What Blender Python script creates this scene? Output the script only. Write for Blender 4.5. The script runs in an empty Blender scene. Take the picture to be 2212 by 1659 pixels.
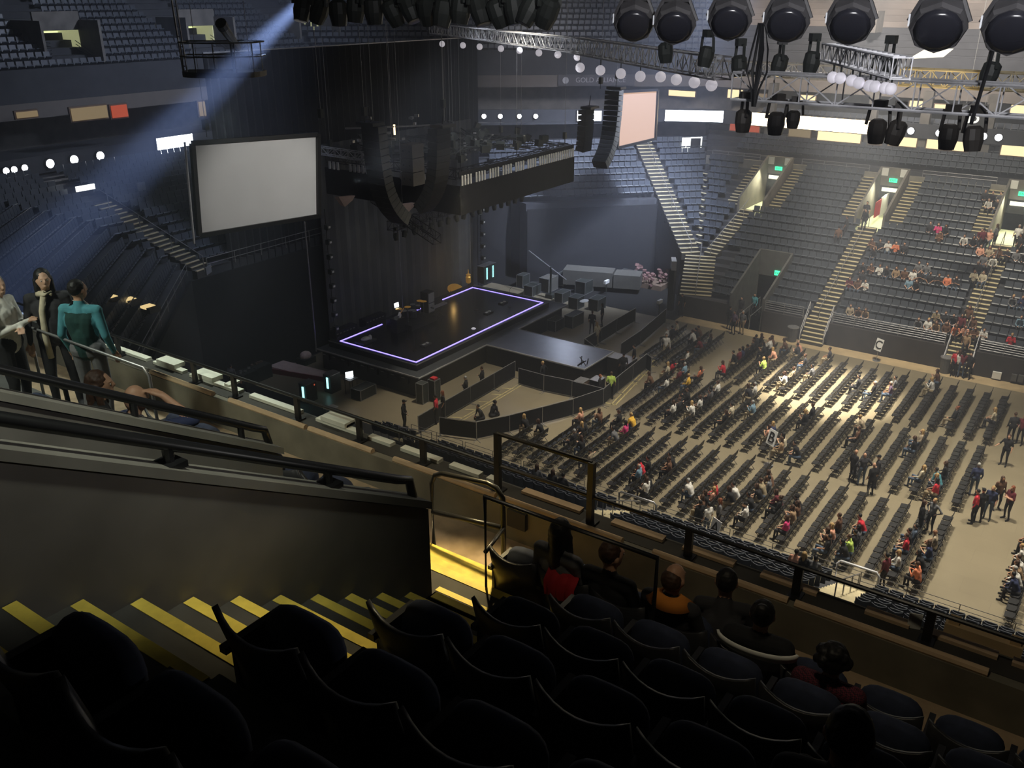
import bpy, bmesh, math, random
from mathutils import Vector, Matrix
random.seed(7)
C = bpy.context.scene.collection
PI = math.pi
R = math.radians

# ---------------------------------------------------------------- camera
CAMZ = 22.0
PITCH, YAW, FPX = R(23.385), R(-34.85), 1950.0
cam_d = bpy.data.cameras.new('camera'); cam = bpy.data.objects.new('camera', cam_d); C.objects.link(cam)
cam_d.sensor_fit = 'HORIZONTAL'; cam_d.sensor_width = 36.0; cam_d.lens = 36.0*FPX/2212.0
cam_d.clip_start = .05; cam_d.clip_end = 600
cam.location = (0, 0, CAMZ); cam.rotation_euler = (PI/2-PITCH, 0, -YAW)
sc = bpy.context.scene; sc.camera = cam
sc.view_settings.view_transform = 'Standard'; sc.view_settings.look = 'None'
sc.view_settings.gamma = 1; sc.view_settings.use_curve_mapping = False
sc.view_settings.exposure = 0.0
try:
    cy = sc.cycles
    cy.max_bounces = 5; cy.diffuse_bounces = 2; cy.glossy_bounces = 2; cy.transmission_bounces = 3
    cy.transparent_max_bounces = 8; cy.volume_bounces = 0; cy.caustics_reflective = False; cy.caustics_refractive = False
    cy.sample_clamp_indirect = 4; cy.sample_clamp_direct = 0; cy.use_light_tree = True
    cy.use_adaptive_sampling = True; cy.adaptive_threshold = .02
    cy.volume_step_rate = 4; cy.volume_max_steps = 64
except Exception:
    pass
# ---------------------------------------------------------------- world and lights
w = bpy.data.worlds.new('world'); sc.world = w; w.use_nodes = True
w.node_tree.nodes['Background'].inputs[0].default_value = (.55, .62, .8, 1)
w.node_tree.nodes['Background'].inputs[1].default_value = .004
_vs = w.node_tree.nodes.new('ShaderNodeVolumeScatter'); _vs.inputs['Color'].default_value = (.78, .84, 1, 1)
_vs.inputs['Density'].default_value = .0045; _vs.inputs['Anisotropy'].default_value = .3      # thin haze in the arena air
w.node_tree.links.new(_vs.outputs[0], w.node_tree.nodes['World Output'].inputs['Volume'])

def light(name, kind, loc, energy, color=(1, 1, 1), target=None, size=.5, angle=60, blend=.6, sizey=None):
    d = bpy.data.lights.new(name, kind); d.energy = energy; d.color = color
    if kind == 'AREA':
        d.size = size
        if sizey: d.shape = 'RECTANGLE'; d.size_y = sizey
    else:
        d.shadow_soft_size = size
    if kind == 'SPOT': d.spot_size = R(angle); d.spot_blend = blend
    o = bpy.data.objects.new(name, d); C.objects.link(o); o.location = loc
    if target is not None:
        o.rotation_euler = (Vector(target)-Vector(loc)).to_track_quat('-Z', 'Y').to_euler()
    return o
WARM = (1, .87, .62); NEUT = (1, .93, .80); COOL = (.62, .72, 1); BLUE = (.35, .48, 1)
# house lamps hung high in the roof above the floor
light('house_lamp', 'SPOT', (-12.5, 47, 34), 380000, NEUT, (-13.0, 51.5, 0), .6, 17, .9)
light('house_lamp', 'SPOT', (-9, 40, 36), 76000, NEUT, (-9.5, 41, 0), 1.5, 62, 1)
light('house_lamp', 'SPOT', (4, 42, 34), 30000, NEUT, (1, 38, 0), 1.5, 55, 1)
light('house_lamp', 'SPOT', (-24, 38, 30), 26000, NEUT, (-28, 37.5, 0), 1.0, 36, .9)
light('house_lamp', 'SPOT', (-10, 50, 33), 56000, NEUT, (-12, 68, 4), 1.5, 60, 1)
light('corner_haze_fill', 'SPOT', (-22, 58, 25), 100000, COOL, (-38, 66, 5), 1.2, 62, 1)  # unseen cool spot added to make the corner haze show
light('stage_spot', 'SPOT', (-43, 71, 12.7), 2000, COOL, (-28.3, 45.2, 1.4), .9, 13, .6)  # added spot, placed to mirror a highlight off the runway
light('slat_fill', 'SPOT', (-12, 38, 15), 2600, NEUT, (-30.6, 44.5, 12.5), .3, 36, .5)  # unseen fill added to brighten the white slats
light('stage_spot', 'SPOT', (-24, 52, 20), 2600, COOL, (-27.5, 45.2, 1.4), .25, 24, .9)
light('stage_spot', 'SPOT', (-30, 40, 24), 1300, (.8, .85, 1), (-36, 45, 1.6), 1, 60, 1)
light('stage_spot', 'SPOT', (-30, 45, 20), 2000, (.85, .9, 1), (-42, 46, 5), 1, 60, 1)
light('screen_lamp', 'SPOT', (-20, 26, 20), 3000, (.97, .96, .95), (-32, 27, 14), .6, 34, .7)
light('end_lamp', 'SPOT', (-34, 34, 26), 6500, COOL, (-50, 30, 9), 1.5, 75, 1)
light('deck_lamp', 'SPOT', (-36, 52, 34), 30000, COOL, (-68, 48, 19), 1.5, 75, 1)
light('deck_lamp', 'SPOT', (-14, 62, 30), 90000, (1, .92, .88), (-20, 96, 23), 1.5, 85, 1)
light('fascia_lamp', 'SPOT', (-30, 62, 24), 12000, (.8, .82, 1), (-42, 82, 13), 1.5, 85, 1)
# near gallery: lights over the front ledge and gangway, and added fills
light('gallery_light', 'SPOT', (-9.5, 1.6, 22.6), 620, (.93, 1, .84), (-9.6, 5.2, 17.3), .3, 80, .9)
light('gallery_light', 'SPOT', (-7.5, 3.9, 21.6), 85, (1, .78, .5), (-6.9, 6.8, 17.2), .2, 66, .9)
light('gallery_light', 'SPOT', (-1.5, 3.9, 22.3), 90, (1, .85, .6), (-1.2, 6.9, 17.2), .2, 70, .9)
light('stair_light', 'SPOT', (-5.4, 6.9, 20.4), 900, (1, .78, .38), (-4.4, 5.3, 17.1), .08, 34, .7)
light('gallery_light', 'SPOT', (-10.5, 8.4, 21), 500, (.9, 1, .88), (-10.5, 6.8, 17.2), .2, 90, .9)
light('gallery_light', 'SPOT', (-5, 8.4, 20.5), 120, (1, .86, .62), (-5, 6.7, 17.2), .2, 90, .9)
light('stair_light', 'SPOT', (-3.0, 6.6, 22.4), 520, (1, .84, .5), (-3.15, 2.3, 18.8), .1, 15, .7)  # added narrow spot that brightens the yellow nosings only
light('parapet_light', 'SPOT', (-2.6, 1.5, 26), 1200, (.95, 1, .85), (-5.3, 2.6, 19), .2, 36, 1)  # spot above the seats, brightens the second parapet wall
light('gallery_light', 'SPOT', (5.5, 9.5, 21.8), 520, (1, .97, .95), (-3.7, 2.4, 20.9), .3, 24, 1)  # added in place of floor bounce; cone edge darkens the wall foot
light('truss_fill', 'SPOT', (1, 5, 26), 6500, (.95, .95, 1), (-9, 24, 20), .5, 62, .8)  # unseen fill added to lift the dark trusses
light('truss_fill', 'SPOT', (-4.5, 23, 16.8), 900, (1, .8, .45), (-6.5, 27, 20), .15, 60, .6)  # amber spot added to light the warm-toned truss from below
light('truss_fill', 'SPOT', (-30, 30, 14), 4200, (.9, .93, 1), (-24, 39, 20), .5, 60, .8)  # added fill for the slanting trusses

# ---------------------------------------------------------------- pixel to world helper (places things on planes of the building)
_f = Vector((math.sin(YAW)*math.cos(PITCH), math.cos(YAW)*math.cos(PITCH), -math.sin(PITCH)))
_r = Vector((math.cos(YAW), -math.sin(YAW), 0)); _u = _r.cross(_f)
def at(x, y, z=None, X=None, Y=None):
    d = _r*((x-1106)/FPX) - _u*((y-829.5)/FPX) + _f
    if z is not None: t = (z-CAMZ)/d.z
    elif X is not None: t = X/d.x
    else: t = Y/d.y
    return Vector((0, 0, CAMZ)) + d*t

# ---------------------------------------------------------------- materials
MATS = {}
def mat(name, col, rough=.6, metal=0.0, var=.12, scale=3.0, emit=None, es=0.0, spec=.5, bump=0.0):
    if name in MATS: return MATS[name]
    m = bpy.data.materials.new(name); m.use_nodes = True; nt = m.node_tree; b = nt.nodes['Principled BSDF']
    b.inputs['Roughness'].default_value = rough; b.inputs['Metallic'].default_value = metal
    b.inputs['Specular IOR Level'].default_value = spec
    n = nt.nodes.new('ShaderNodeTexNoise'); n.inputs['Scale'].default_value = scale; n.inputs['Detail'].default_value = 4
    tc = nt.nodes.new('ShaderNodeTexCoord'); nt.links.new(tc.outputs['Object'], n.inputs['Vector'])
    r = nt.nodes.new('ShaderNodeValToRGB'); c = r.color_ramp
    c.elements[0].position = .3; c.elements[1].position = .7
    c.elements[0].color = tuple(max(0, k*(1-var)) for k in col)+(1,); c.elements[1].color = tuple(min(1, k*(1+var)) for k in col)+(1,)
    nt.links.new(n.outputs['Fac'], r.inputs['Fac']); nt.links.new(r.outputs['Color'], b.inputs['Base Color'])
    if emit: b.inputs['Emission Color'].default_value = tuple(emit)+(1,); b.inputs['Emission Strength'].default_value = es
    if bump:
        bp = nt.nodes.new('ShaderNodeBump'); bp.inputs['Strength'].default_value = bump
        nt.links.new(n.outputs['Fac'], bp.inputs['Height']); nt.links.new(bp.outputs['Normal'], b.inputs['Normal'])
    MATS[name] = m; return m
def floor_mat(name, col, seam, sx, sy, rough=.45, dark=.75):
    m = bpy.data.materials.new(name); m.use_nodes = True; nt = m.node_tree; b = nt.nodes['Principled BSDF']
    tc = nt.nodes.new('ShaderNodeTexCoord')
    br = nt.nodes.new('ShaderNodeTexBrick'); br.inputs['Scale'].default_value = 1
    br.inputs['Brick Width'].default_value = sx; br.inputs['Row Height'].default_value = sy
    br.inputs['Mortar Size'].default_value = seam
    br.inputs['Color1'].default_value = tuple(col)+(1,); br.inputs['Color2'].default_value = tuple(k*.93 for k in col)+(1,)
    br.inputs['Mortar'].default_value = tuple(k*dark for k in col)+(1,)
    n = nt.nodes.new('ShaderNodeTexNoise'); n.inputs['Scale'].default_value = .6; n.inputs['Detail'].default_value = 6
    mx = nt.nodes.new('ShaderNodeMix'); mx.data_type = 'RGBA'; mx.blend_type = 'MULTIPLY'; mx.inputs[0].default_value = .6
    r = nt.nodes.new('ShaderNodeValToRGB'); r.color_ramp.elements[0].position = .35; r.color_ramp.elements[0].color = (.72, .72, .7, 1)
    nt.links.new(tc.outputs['Object'], br.inputs['Vector']); nt.links.new(tc.outputs['Object'], n.inputs['Vector'])
    nt.links.new(n.outputs['Fac'], r.inputs['Fac']); nt.links.new(br.outputs['Color'], mx.inputs[6]); nt.links.new(r.outputs['Color'], mx.inputs[7])
    nt.links.new(mx.outputs[2], b.inputs['Base Color']); b.inputs['Roughness'].default_value = rough
    MATS[name] = m; return m
def emis(name, col, s):
    return mat(name, (.02, .02, .02), .5, emit=col, es=s)

M_floor = floor_mat('arena_floor_panels', (.29, .245, .165), .006, 2.4, 1.2, .42)
M_rim = mat('floor_rim_concrete', (.50, .38, .22), .6, var=.15, scale=1.5)
M_blackfloor = mat('unlit_floor_black', (.012, .012, .012), .7, var=.2)  # near-black colour stands in for the unlit backstage floor
M_conc = mat('dark_concrete', (.10, .10, .095), .8, var=.25, scale=2)
M_terr = mat('terrace_concrete', (.055, .057, .065), .8, var=.2, scale=1.5)
M_wallgrey = mat('painted_concrete_wall', (.19, .175, .155), .75, var=.3, scale=1.3, bump=.1)
M_walltop = mat('wall_coping', (.26, .245, .21), .7, var=.2, scale=2)
M_farwall = mat('far_wall_paint', (.042, .037, .036), .75, var=.2, scale=1.3)
M_channel = mat('dark_ledge_channel', (.045, .042, .036), .8, var=.3, scale=3)
M_sign = mat('white_sign_card', (.9, .9, .88), .6, var=.02)
M_tarp = mat('grey_tarp', (.11, .105, .09), .8, var=.15)
M_ledge = mat('ledge_concrete', (.20, .185, .14), .8, var=.25, scale=2.5)
M_walk = mat('walkway_concrete', (.46, .34, .22), .85, var=.25, scale=4, bump=.2)
M_step = mat('step_concrete', (.055, .052, .047), .8, var=.2, scale=5)
M_yellow = mat('yellow_nosing_paint', (.80, .62, .10), .6, var=.2, scale=7)
M_steplit = mat('lit_step_nosing', (.72, .62, .38), .6, var=.12, scale=4)  # bright tone stands in for small step lights on the nosings
M_rail = mat('black_rail_paint', (.012, .012, .013), .35, var=.2)
M_steel = mat('galvanised_steel', (.42, .42, .43), .4, .7, var=.15, scale=9)
M_alu = mat('truss_aluminium', (.74, .74, .77), .4, .15, var=.1, scale=9)
M_black = mat('matt_black', (.012, .012, .013), .6, var=.3)
M_cloth = mat('black_drape', (.013, .013, .015), .95, var=.35, scale=2)
M_backdrop = mat('charcoal_backdrop', (.075, .078, .078), .95, var=.18, scale=1)
M_deck = mat('gloss_black_deck', (.012, .012, .016), .22, var=.3, scale=3)
M_lip = mat('dark_deck_lip', (.06, .065, .07), .45, var=.2, scale=2)
M_thrust = mat('runway_deck', (.06, .065, .09), .3, var=.2, scale=2)
M_edge = mat('pale_edge_trim', (.42, .42, .42), .5)
M_led = emis('violet_led', (.28, .22, 1), 3.2)
M_screen = mat('projection_screen', (.72, .72, .71), .8, var=.03, scale=1)
M_peach = mat('lit_projection_screen', (.04, .03, .025), .8, emit=(1, .64, .47), es=.74, var=.03)
M_ribbon = emis('white_led_ribbon', (.80, .86, 1), 9)
M_ribbonw = emis('warm_led_ribbon', (1, .78, .48), 9)
M_spotw = emis('ribbon_spot', (.86, .88, 1), 14)
M_navy = mat('navy_seat_fabric', (.030, .040, .080), .85, var=.3, scale=12)
M_shell = mat('black_seat_shell', (.022, .022, .025), .42, var=.25, scale=8)
M_farseat = mat('bowl_seat_plastic', (.075, .085, .105), .38, var=.2, scale=2)
M_chair = mat('folding_chair_black', (.013, .013, .014), .5, 0, var=.2, scale=8)
M_white = mat('white_card', (.8, .8, .76), .7, var=.03)
M_letter = mat('black_letter', (.01, .01, .01), .6)
M_green = emis('green_exit', (.05, 1, .45), 2.2)
M_suite = emis('lit_suite_window', (1, .82, .48), 1.5)
M_suitedim = emis('dim_suite_window', (1, .75, .42), .24)
M_redlit = emis('red_bar_glow', (1, .16, .07), .45)
M_vomlit = mat('vomitory_glow_paint', (.75, .76, .5), .8, emit=(.85, .9, .5), es=.38)  # glow in the surface stands in for the passage lighting
M_bright = emis('bright_passage', (1, .98, .78), 1.6)
M_beige = mat('fascia_paint', (.19, .165, .145), .7, var=.1, scale=1)
M_ceil = mat('upper_tier_beige', (.20, .17, .15), .8, var=.35, scale=.25)
M_tape = mat('yellow_tape', (.55, .47, .22), .6, var=.2)
M_globe = mat('white_globe', (.8, .78, .84), .5, emit=(.92, .88, 1), es=.42, var=.02)
M_gold = mat('glowing_gold_metal', (.9, .55, .12), .35, .8, emit=(1, .5, .08), es=.12)  # slight glow put into the metal to make it look lit
M_case = mat('road_case', (.04, .045, .04), .5, var=.3)
M_cyan = emis('cyan_meter', (.35, .95, 1), 2.5)
M_monitor = emis('laptop_glow', (.85, .92, 1), 3)
M_pad = mat('tan_foam_padding', (.66, .48, .30), .75, var=.12, scale=5)
M_panelw = mat('white_ledge_panel', (.80, .80, .68), .6, var=.06, scale=4)
M_brown = mat('brown_board', (.20, .14, .10), .7, var=.2)
M_red = mat('red_cloth', (.55, .02, .03), .8, var=.15)
M_bin = mat('grey_bin', (.10, .10, .10), .6)
M_peachcloth = mat('pale_pink_cloth', (.62, .48, .45), .8, var=.1)
M_cardboard = mat('cardboard', (.62, .45, .25), .8, var=.1)

# ---------------------------------------------------------------- mesh builder
class MB:
    def __init__(s): s.v = []; s.f = []; s.m = []; s.mats = []; s.cur = 0
    def use(s, m):
        if m not in s.mats: s.mats.append(m)
        s.cur = s.mats.index(m); return s
    def add(s, vs, fs):
        o = len(s.v); s.v.extend([tuple(v) for v in vs])
        for f in fs: s.f.append([i+o for i in f]); s.m.append(s.cur)
        return s
    def quad(s, a, b, c, d): return s.add([a, b, c, d], [(0, 1, 2, 3)])
    def box(s, x0, x1, y0, y1, z0, z1):
        if x0 > x1: x0, x1 = x1, x0
        if y0 > y1: y0, y1 = y1, y0
        v = [(x, y, z) for z in (z0, z1) for y in (y0, y1) for x in (x0, x1)]
        return s.add(v, [(0, 2, 3, 1), (4, 5, 7, 6), (0, 1, 5, 4), (2, 6, 7, 3), (0, 4, 6, 2), (1, 3, 7, 5)])
    def obox(s, c, dx, dy, dz, rz=0, rx=0, ry=0):
        m = Matrix.Rotation(rz, 3, 'Z') @ Matrix.Rotation(rx, 3, 'X') @ Matrix.Rotation(ry, 3, 'Y')
        v = [Vector(c)+m@Vector((x*dx/2, y*dy/2, z*dz/2)) for z in (-1, 1) for y in (-1, 1) for x in (-1, 1)]
        return s.add(v, [(0, 2, 3, 1), (4, 5, 7, 6), (0, 1, 5, 4), (2, 6, 7, 3), (0, 4, 6, 2), (1, 3, 7, 5)])
    def bar(s, a, b, r, n=6, r2=None):
        a = Vector(a); b = Vector(b); d = b-a
        if d.length < 1e-6: return s
        r2 = r if r2 is None else r2
        q = d.to_track_quat('Z', 'Y')
        v = []
        for p, rr in ((a, r), (b, r2)):
            for i in range(n):
                t = 2*PI*(i+.5)/n; v.append(p+q@Vector((math.cos(t)*rr, math.sin(t)*rr, 0)))
        f = [(i, (i+1) % n, n+(i+1) % n, n+i) for i in range(n)]
        f += [tuple(range(n-1, -1, -1)), tuple(range(n, 2*n))]
        return s.add(v, f)
    def tube(s, pts, r, n=8):
        pts = [Vector(p) for p in pts]; v = []; N = len(pts)
        for k, p in enumerate(pts):
            d = (pts[min(k+1, N-1)]-pts[max(k-1, 0)]).normalized(); q = d.to_track_quat('Z', 'Y')
            for i in range(n):
                t = 2*PI*i/n; v.append(p+q@Vector((math.cos(t)*r, math.sin(t)*r, 0)))
        # keep rings aligned
        f = []
        for k in range(N-1):
            a = k*n; b = (k+1)*n
            off = min(range(n), key=lambda o: (v[a]-v[b+o]).length)
            for i in range(n): f.append((a+i, a+(i+1) % n, b+(i+1+off) % n, b+(i+off) % n))
            if off: v[b:b+n] = v[b+off:b+n]+v[b:b+off]; f[-n:] = [(a+i, a+(i+1) % n, b+(i+1) % n, b+i) for i in range(n)]
        f += [tuple(range(n-1, -1, -1)), tuple(range((N-1)*n, N*n))]
        return s.add(v, f)
    def lathe(s, prof, c=(0, 0, 0), n=16, axis='Z', q=None):
        v = []; c = Vector(c)
        for (r, z) in prof:
            for i in range(n):
                t = 2*PI*i/n; p = Vector((math.cos(t)*r, math.sin(t)*r, z))
                if q is not None: p = q@p
                v.append(c+p)
        f = []
        for k in range(len(prof)-1):
            for i in range(n): f.append((k*n+i, k*n+(i+1) % n, (k+1)*n+(i+1) % n, (k+1)*n+i))
        f += [tuple(range(n-1, -1, -1)), tuple(range((len(prof)-1)*n, len(prof)*n))]
        return s.add(v, f)
    def ell(s, c, rx, ry, rz, n=12, k=8, rot=None):
        c = Vector(c); v = []; f = []
        for j in range(k+1):
            ph = PI*j/k
            for i in range(n):
                t = 2*PI*i/n; sp = max(math.sin(ph), .02)
                p = Vector((rx*sp*math.cos(t), ry*sp*math.sin(t), -rz*math.cos(ph)))
                if rot is not None: p = rot@p
                v.append(c+p)
        for j in range(k):
            for i in range(n): f.append((j*n+i, j*n+(i+1) % n, (j+1)*n+(i+1) % n, (j+1)*n+i))
        f += [tuple(range(n-1, -1, -1)), tuple(range(k*n, (k+1)*n))]
        return s.add(v, f)
    def capsule(s, a, b, ra, rb, n=10):
        a = Vector(a); b = Vector(b); d = b-a; L = d.length
        q = d.to_track_quat('Z', 'Y') if L > 1e-6 else None
        prof = [(ra*math.cos(t)+1e-4, -ra*math.sin(t)) for t in (1.5, 1.0, .5, 0)] + [(rb*math.cos(t)+1e-4, L+rb*math.sin(t)) for t in (0, .5, 1.0, 1.5)]
        return s.lathe(prof, a, n, q=q)
    def mesh(s, name, smooth=False):
        me = bpy.data.meshes.new(name); me.from_pydata(s.v, [], s.f)
        for m in s.mats: me.materials.append(m)
        if s.mats: me.polygons.foreach_set('material_index', s.m)
        if smooth: me.polygons.foreach_set('use_smooth', [True]*len(s.f))
        me.validate(); me.update(); return me
    def build(s, name, parent=None, smooth=False):
        o = bpy.data.objects.new(name, s.mesh(name, smooth)); C.objects.link(o)
        if parent is not None: o.parent = parent
        return o
def mb(m): return MB().use(m)
def tag(o, label, cat, group=None, kind=None):
    o['label'] = label; o['category'] = cat
    if group: o['group'] = group
    if kind: o['kind'] = kind
    return o
def struct(o, label=None):
    o['kind'] = 'structure'
    if label: o['label'] = label
    return o
def empty(name, loc=(0, 0, 0), rz=0):
    o = bpy.data.objects.new(name, None); o.empty_display_size = .1; C.objects.link(o); o.location = loc; o.rotation_euler = (0, 0, rz); return o
def dup(o, loc=None, rz=None, parent=None):
    c = o.copy(); C.objects.link(c)
    if loc is not None: c.location = loc
    if rz is not None: c.rotation_euler = (0, 0, rz)
    if parent is not None: c.parent = parent
    for ch in list(o.children): dup(ch, parent=c)
    return c
ORD = 'first second third fourth fifth sixth seventh eighth ninth tenth eleventh twelfth thirteenth fourteenth fifteenth sixteenth seventeenth eighteenth nineteenth twentieth'.split()
def nth(i):  # 0-based
    if i < 20: return ORD[i]
    t = {2: 'twenty', 3: 'thirty', 4: 'forty', 5: 'fifty', 6: 'sixty'}[(i+1)//10]
    u = (i+1) % 10
    return (t+'-'+ORD[u-1]) if u else {2: 'twentieth', 3: 'thirtieth', 4: 'fortieth', 5: 'fiftieth', 6: 'sixtieth'}[(i+1)//10]
def text_mesh(name, body, size, m, parent=None, extrude=.01):
    cu = bpy.data.curves.new('t', 'FONT'); cu.body = body; cu.size = size; cu.extrude = extrude; cu.align_x = 'CENTER'; cu.align_y = 'CENTER'
    to = bpy.data.objects.new('t', cu); C.objects.link(to)
    dg = bpy.context.evaluated_depsgraph_get(); me = bpy.data.meshes.new_from_object(to.evaluated_get(dg))
    bpy.data.objects.remove(to); me.materials.clear(); me.materials.append(m); me.name = name
    o = bpy.data.objects.new(name, me); C.objects.link(o)
    if parent is not None: o.parent = parent
    return o
# ---------------------------------------------------------------- floor and octagonal bowl
XR = 14.0                                   # how far the building is built towards the back of the house
def rise(o): return 1.5+.45*o
def octb(f):                                # plan of suites, fascia and upper tier; f = setback of the far side
    g = f-19
    return [Vector((XR, 60+f)), Vector((-34-.38*g, 60+f)), Vector((-58.2-1.3*g, 58+.75*g)), Vector((-58.2-1.3*g, 33-.75*g)), Vector((-34-.38*g, 31-f)), Vector((XR, 31-f))]
def rise_e(o): return rise(o) if o < 18 else rise(18)+.165*(o-18)
MX = .414
def octa(o):                                # plan of the row at offset o from the floor edge
    return [Vector((XR, 60+o)), Vector((-25.5-MX*o, 60+o)), Vector((-29.7-o, 55.8+MX*o)), Vector((-29.7-o, 35.2-MX*o)), Vector((-25.5-MX*o, 31-o)), Vector((XR, 31-o))]
struct(mb(M_floor).box(-42.6, XR, 32.6, 58.2, -.3, 0).build('floor'))
b = mb(M_rim).box(-26, XR, 58.2, 59.5, -.3, -.002); b.box(-29, XR, 31.3, 32.6, -.3, -.002)
struct(b.build('floor_rim'))
struct(mb(M_blackfloor).box(-75, -42.6, 5, 88, -.3, -.004).box(-42.6, -29, 5, 32.6, -.3, -.004).box(-42.6, -26, 58.2, 88, -.3, -.004).build('floor_backstage'))
# terraces: far side, both corners, end, near side
VOM = [(-16.2, 1.05, 10.0, 15.2), (-7.1, 1.05, 10.0, 15.2), (-25.4, 1.0, 10.0, 15.2), (2.3, 1.05, 10, 15.2)]
PORT = (-22.4, -20.0, 0, 4.6)
ROWS = 19
def cut(ranges, a, b):
    out = []
    for (p, q) in ranges:
        if b <= p or a >= q: out.append((p, q)); continue
        if a > p: out.append((p, a))
        if b < q: out.append((b, q))
    return out
t = mb(M_terr)
farranges = []
for i in range(ROWS):
    o = .84*i; z = rise(o); Y = 60+o
    xl = -25.5-MX*o if o > 4 else -26.3
    rg = [(xl, XR)]
    if o < PORT[3]: rg = cut(rg, PORT[0], PORT[1])
    for (vx, vw, o0, o1) in VOM:
        if o0-.1 < o < o1: rg = cut(rg, vx-vw, vx+vw)
    farranges.append((Y, z, rg))
    for (a, c) in rg:
        t.box(a, c, Y, Y+.84, z-.75 if i else 0, z)
# corner and end terraces
def strip(b, p, q, p2, q2, z0, z1):
    v = [(p.x, p.y, z1), (q.x, q.y, z1), (q2.x, q2.y, z1), (p2.x, p2.y, z1), (p.x, p.y, z0), (q.x, q.y, z0), (q2.x, q2.y, z0), (p2.x, p2.y, z0)]
    b.add(v, [(0, 1, 2, 3), (4, 5, 1, 0), (7, 6, 5, 4), (3, 2, 6, 7), (5, 6, 2, 1), (4, 0, 3, 7)])
CUT_C, CUT_E = 10.8, 13.2
def stair_pt(t_): return Vector((-27.5-.7071*t_, 63.9+.7071*t_))
for i in range(34):
    o = .84*i; A = octa(o); B = octa(o+.84); z = rise_e(o)
    if o >= CUT_C-.5 and i < 22:
        strip(t, A[1], A[2], B[1], B[2], z-.8 if o > CUT_C+.5 else 0, z)
    elif o > 3.4 and i < 22:
        s0 = A[1]; s1 = Vector(((s0.x+s0.y)*0, 0))
        # wedge between the mitre and the diagonal stair
        tt = (o-4.2); P0 = stair_pt(max(tt, 0)+.6); P1 = stair_pt(max(tt+.84, .84)+.6); off = Vector((-.5, -.5))
        strip(t, A[1], P0+off, B[1], P1+off, 0, z)
    if o >= CUT_E-.5: strip(t, A[2], A[3], B[2], B[3], z-.8 if o > CUT_E+.5 else 0, z)
    if o >= CUT_E-.5 and i < 32: strip(t, A[3], A[4], B[3], B[4], z-.8 if o > CUT_E+.5 else 0, z)
for i in range(22):
    o = .84*i; z = rise(o)-.4
    t.box(-27 if o < 11 else -31, XR, 31-o-.84, 31-o, z-.75 if i else 0, z)
struct(t.build('floor_terraces'))
# front walls of the bowl
b = mb(M_farwall)
for (a, c) in cut([(-26.3, XR)], *PORT[:2]):
    for (p, q) in cut(cut([(a, c)], -17.1, -15.3), -8.0, -6.2):
        b.box(p, q, 59.5, 60, 0, 1.55)
struct(b.build('wall_far_floor_edge'))
struct(mb(M_black).box(-29, -3, 31.0, 31.4, 0, .85).build('wall_near_floor_edge'))
# walkway above the lower bowl, wall of the upper bowl, far side and around
def ring(b, o0, o1, z0, z1, segs=(0, 1, 2, 3), thick=.3):
    A, B = octa(o0), octa(o1)
    for k in segs: strip(b, A[k], A[k+1], B[k], B[k+1], z0, z1)
def ring_b(b, o0, o1, z0, z1, segs=(0, 1, 2)):
    A, B = octb(o0), octb(o1)
    for k in segs: strip(b, A[k], A[k+1], B[k], B[k+1], z0, z1)
b = mb(M_terr)
for i in range(8):
    ring(b, 16.9+.75*i, 17.65+.75*i, 8, 9.2+.36*i, (0,))
ring(b, 15.96, 17, 7, 8.35, (0,)); ring(b, 18.4, 21, 7, 10.0, (1,)); ring(b, 28.4, 29, 7, 11.3, (2,)); ring(b, 26.8, 28, 7, 11.2, (3,))
struct(b.build('floor_club_tier'))
b = mb(M_walltop); ring(b, 15.75, 15.95, 8.3, 9.0, (0,)); struct(b.build('trim_1'))
# suite level: slabs, back wall, piers
b = mb(M_terr)
ring_b(b, 19.2, 27, 11.3, 11.5, (0, 1, 2)); b.use(M_wallgrey); ring_b(b, 24.6, 30, 15.0, 16.6, (0, 1, 2, 3))
ring_b(b, 27, 27.4, 8, 15)
struct(b.build('wall_suites'))
b = mb(M_beige); ring_b(b, 24.2, 24.5, 13.95, 15.0, (0, 1, 2, 3)); struct(b.build('trim_2'))
b = mb(M_terr); ring_b(b, 24.3, 24.6, 15.0, 17.2, (0, 1, 2, 3)); struct(b.build('trim_3'))
# upper tier
b = mb(M_terr)
UP = 24.6
for i in range(20):
    ring_b(b, UP+.84*i, UP+.84*(i+1), 15, 16.8+.49*i, (1, 2))
struct(b.build('floor_upper_tier'))
b = mb(M_ceil)
for i in range(20):
    b.use(M_terr if i < 6 else M_ceil); ring_b(b, UP+.84*i, UP+.84*(i+1), 15, 16.8+.49*i, (0,))
struct(b.build('floor_upper_tier_far'))
b = mb(M_conc); ring_b(b, 41.5, 42, 0, 40, (0, 1, 2)); b.box(XR, XR+.4, -12, 103, 0, 40); struct(b.build('wall_outer'))
b = mb(M_conc); b.box(-95, XR+.4, -25, 103, 40, 40.4); struct(b.build('ceiling'))

# ---- ribbon boards: lit panels and single bright lamps on the ribbon face
RIB = [Vector(p) for p in ((8, 79), (-34, 78.6), (-42.1, 72.2), (-50, 66.6), (-58.2, 58), (-58.2, 33), (-57.6, 26), (-53, 18))]
b = mb(M_terr)
for p, q in zip(RIB, RIB[1:]):
    n = Vector((-(q-p).y, (q-p).x)).normalized()*.15
    strip(b, p, q, p-n, q-n, 11.45, 12.55)
struct(b.build('trim_4'))
def ribbon_pt(px, z=12.0):
    """point on the ribbon face seen at image column px"""
    best = None
    for p, q in zip(RIB, RIB[1:]):
        for k in range(41):
            P = p+(q-p)*(k/40); d = Vector((P.x, P.y, z))-Vector((0, 0, CAMZ))
            sx = 1106+FPX*d.dot(_r)/d.dot(_f)
            if best is None or abs(sx-px) < best[0]: best = (abs(sx-px), P, (q-p).normalized())
    return best[1], best[2]
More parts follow.
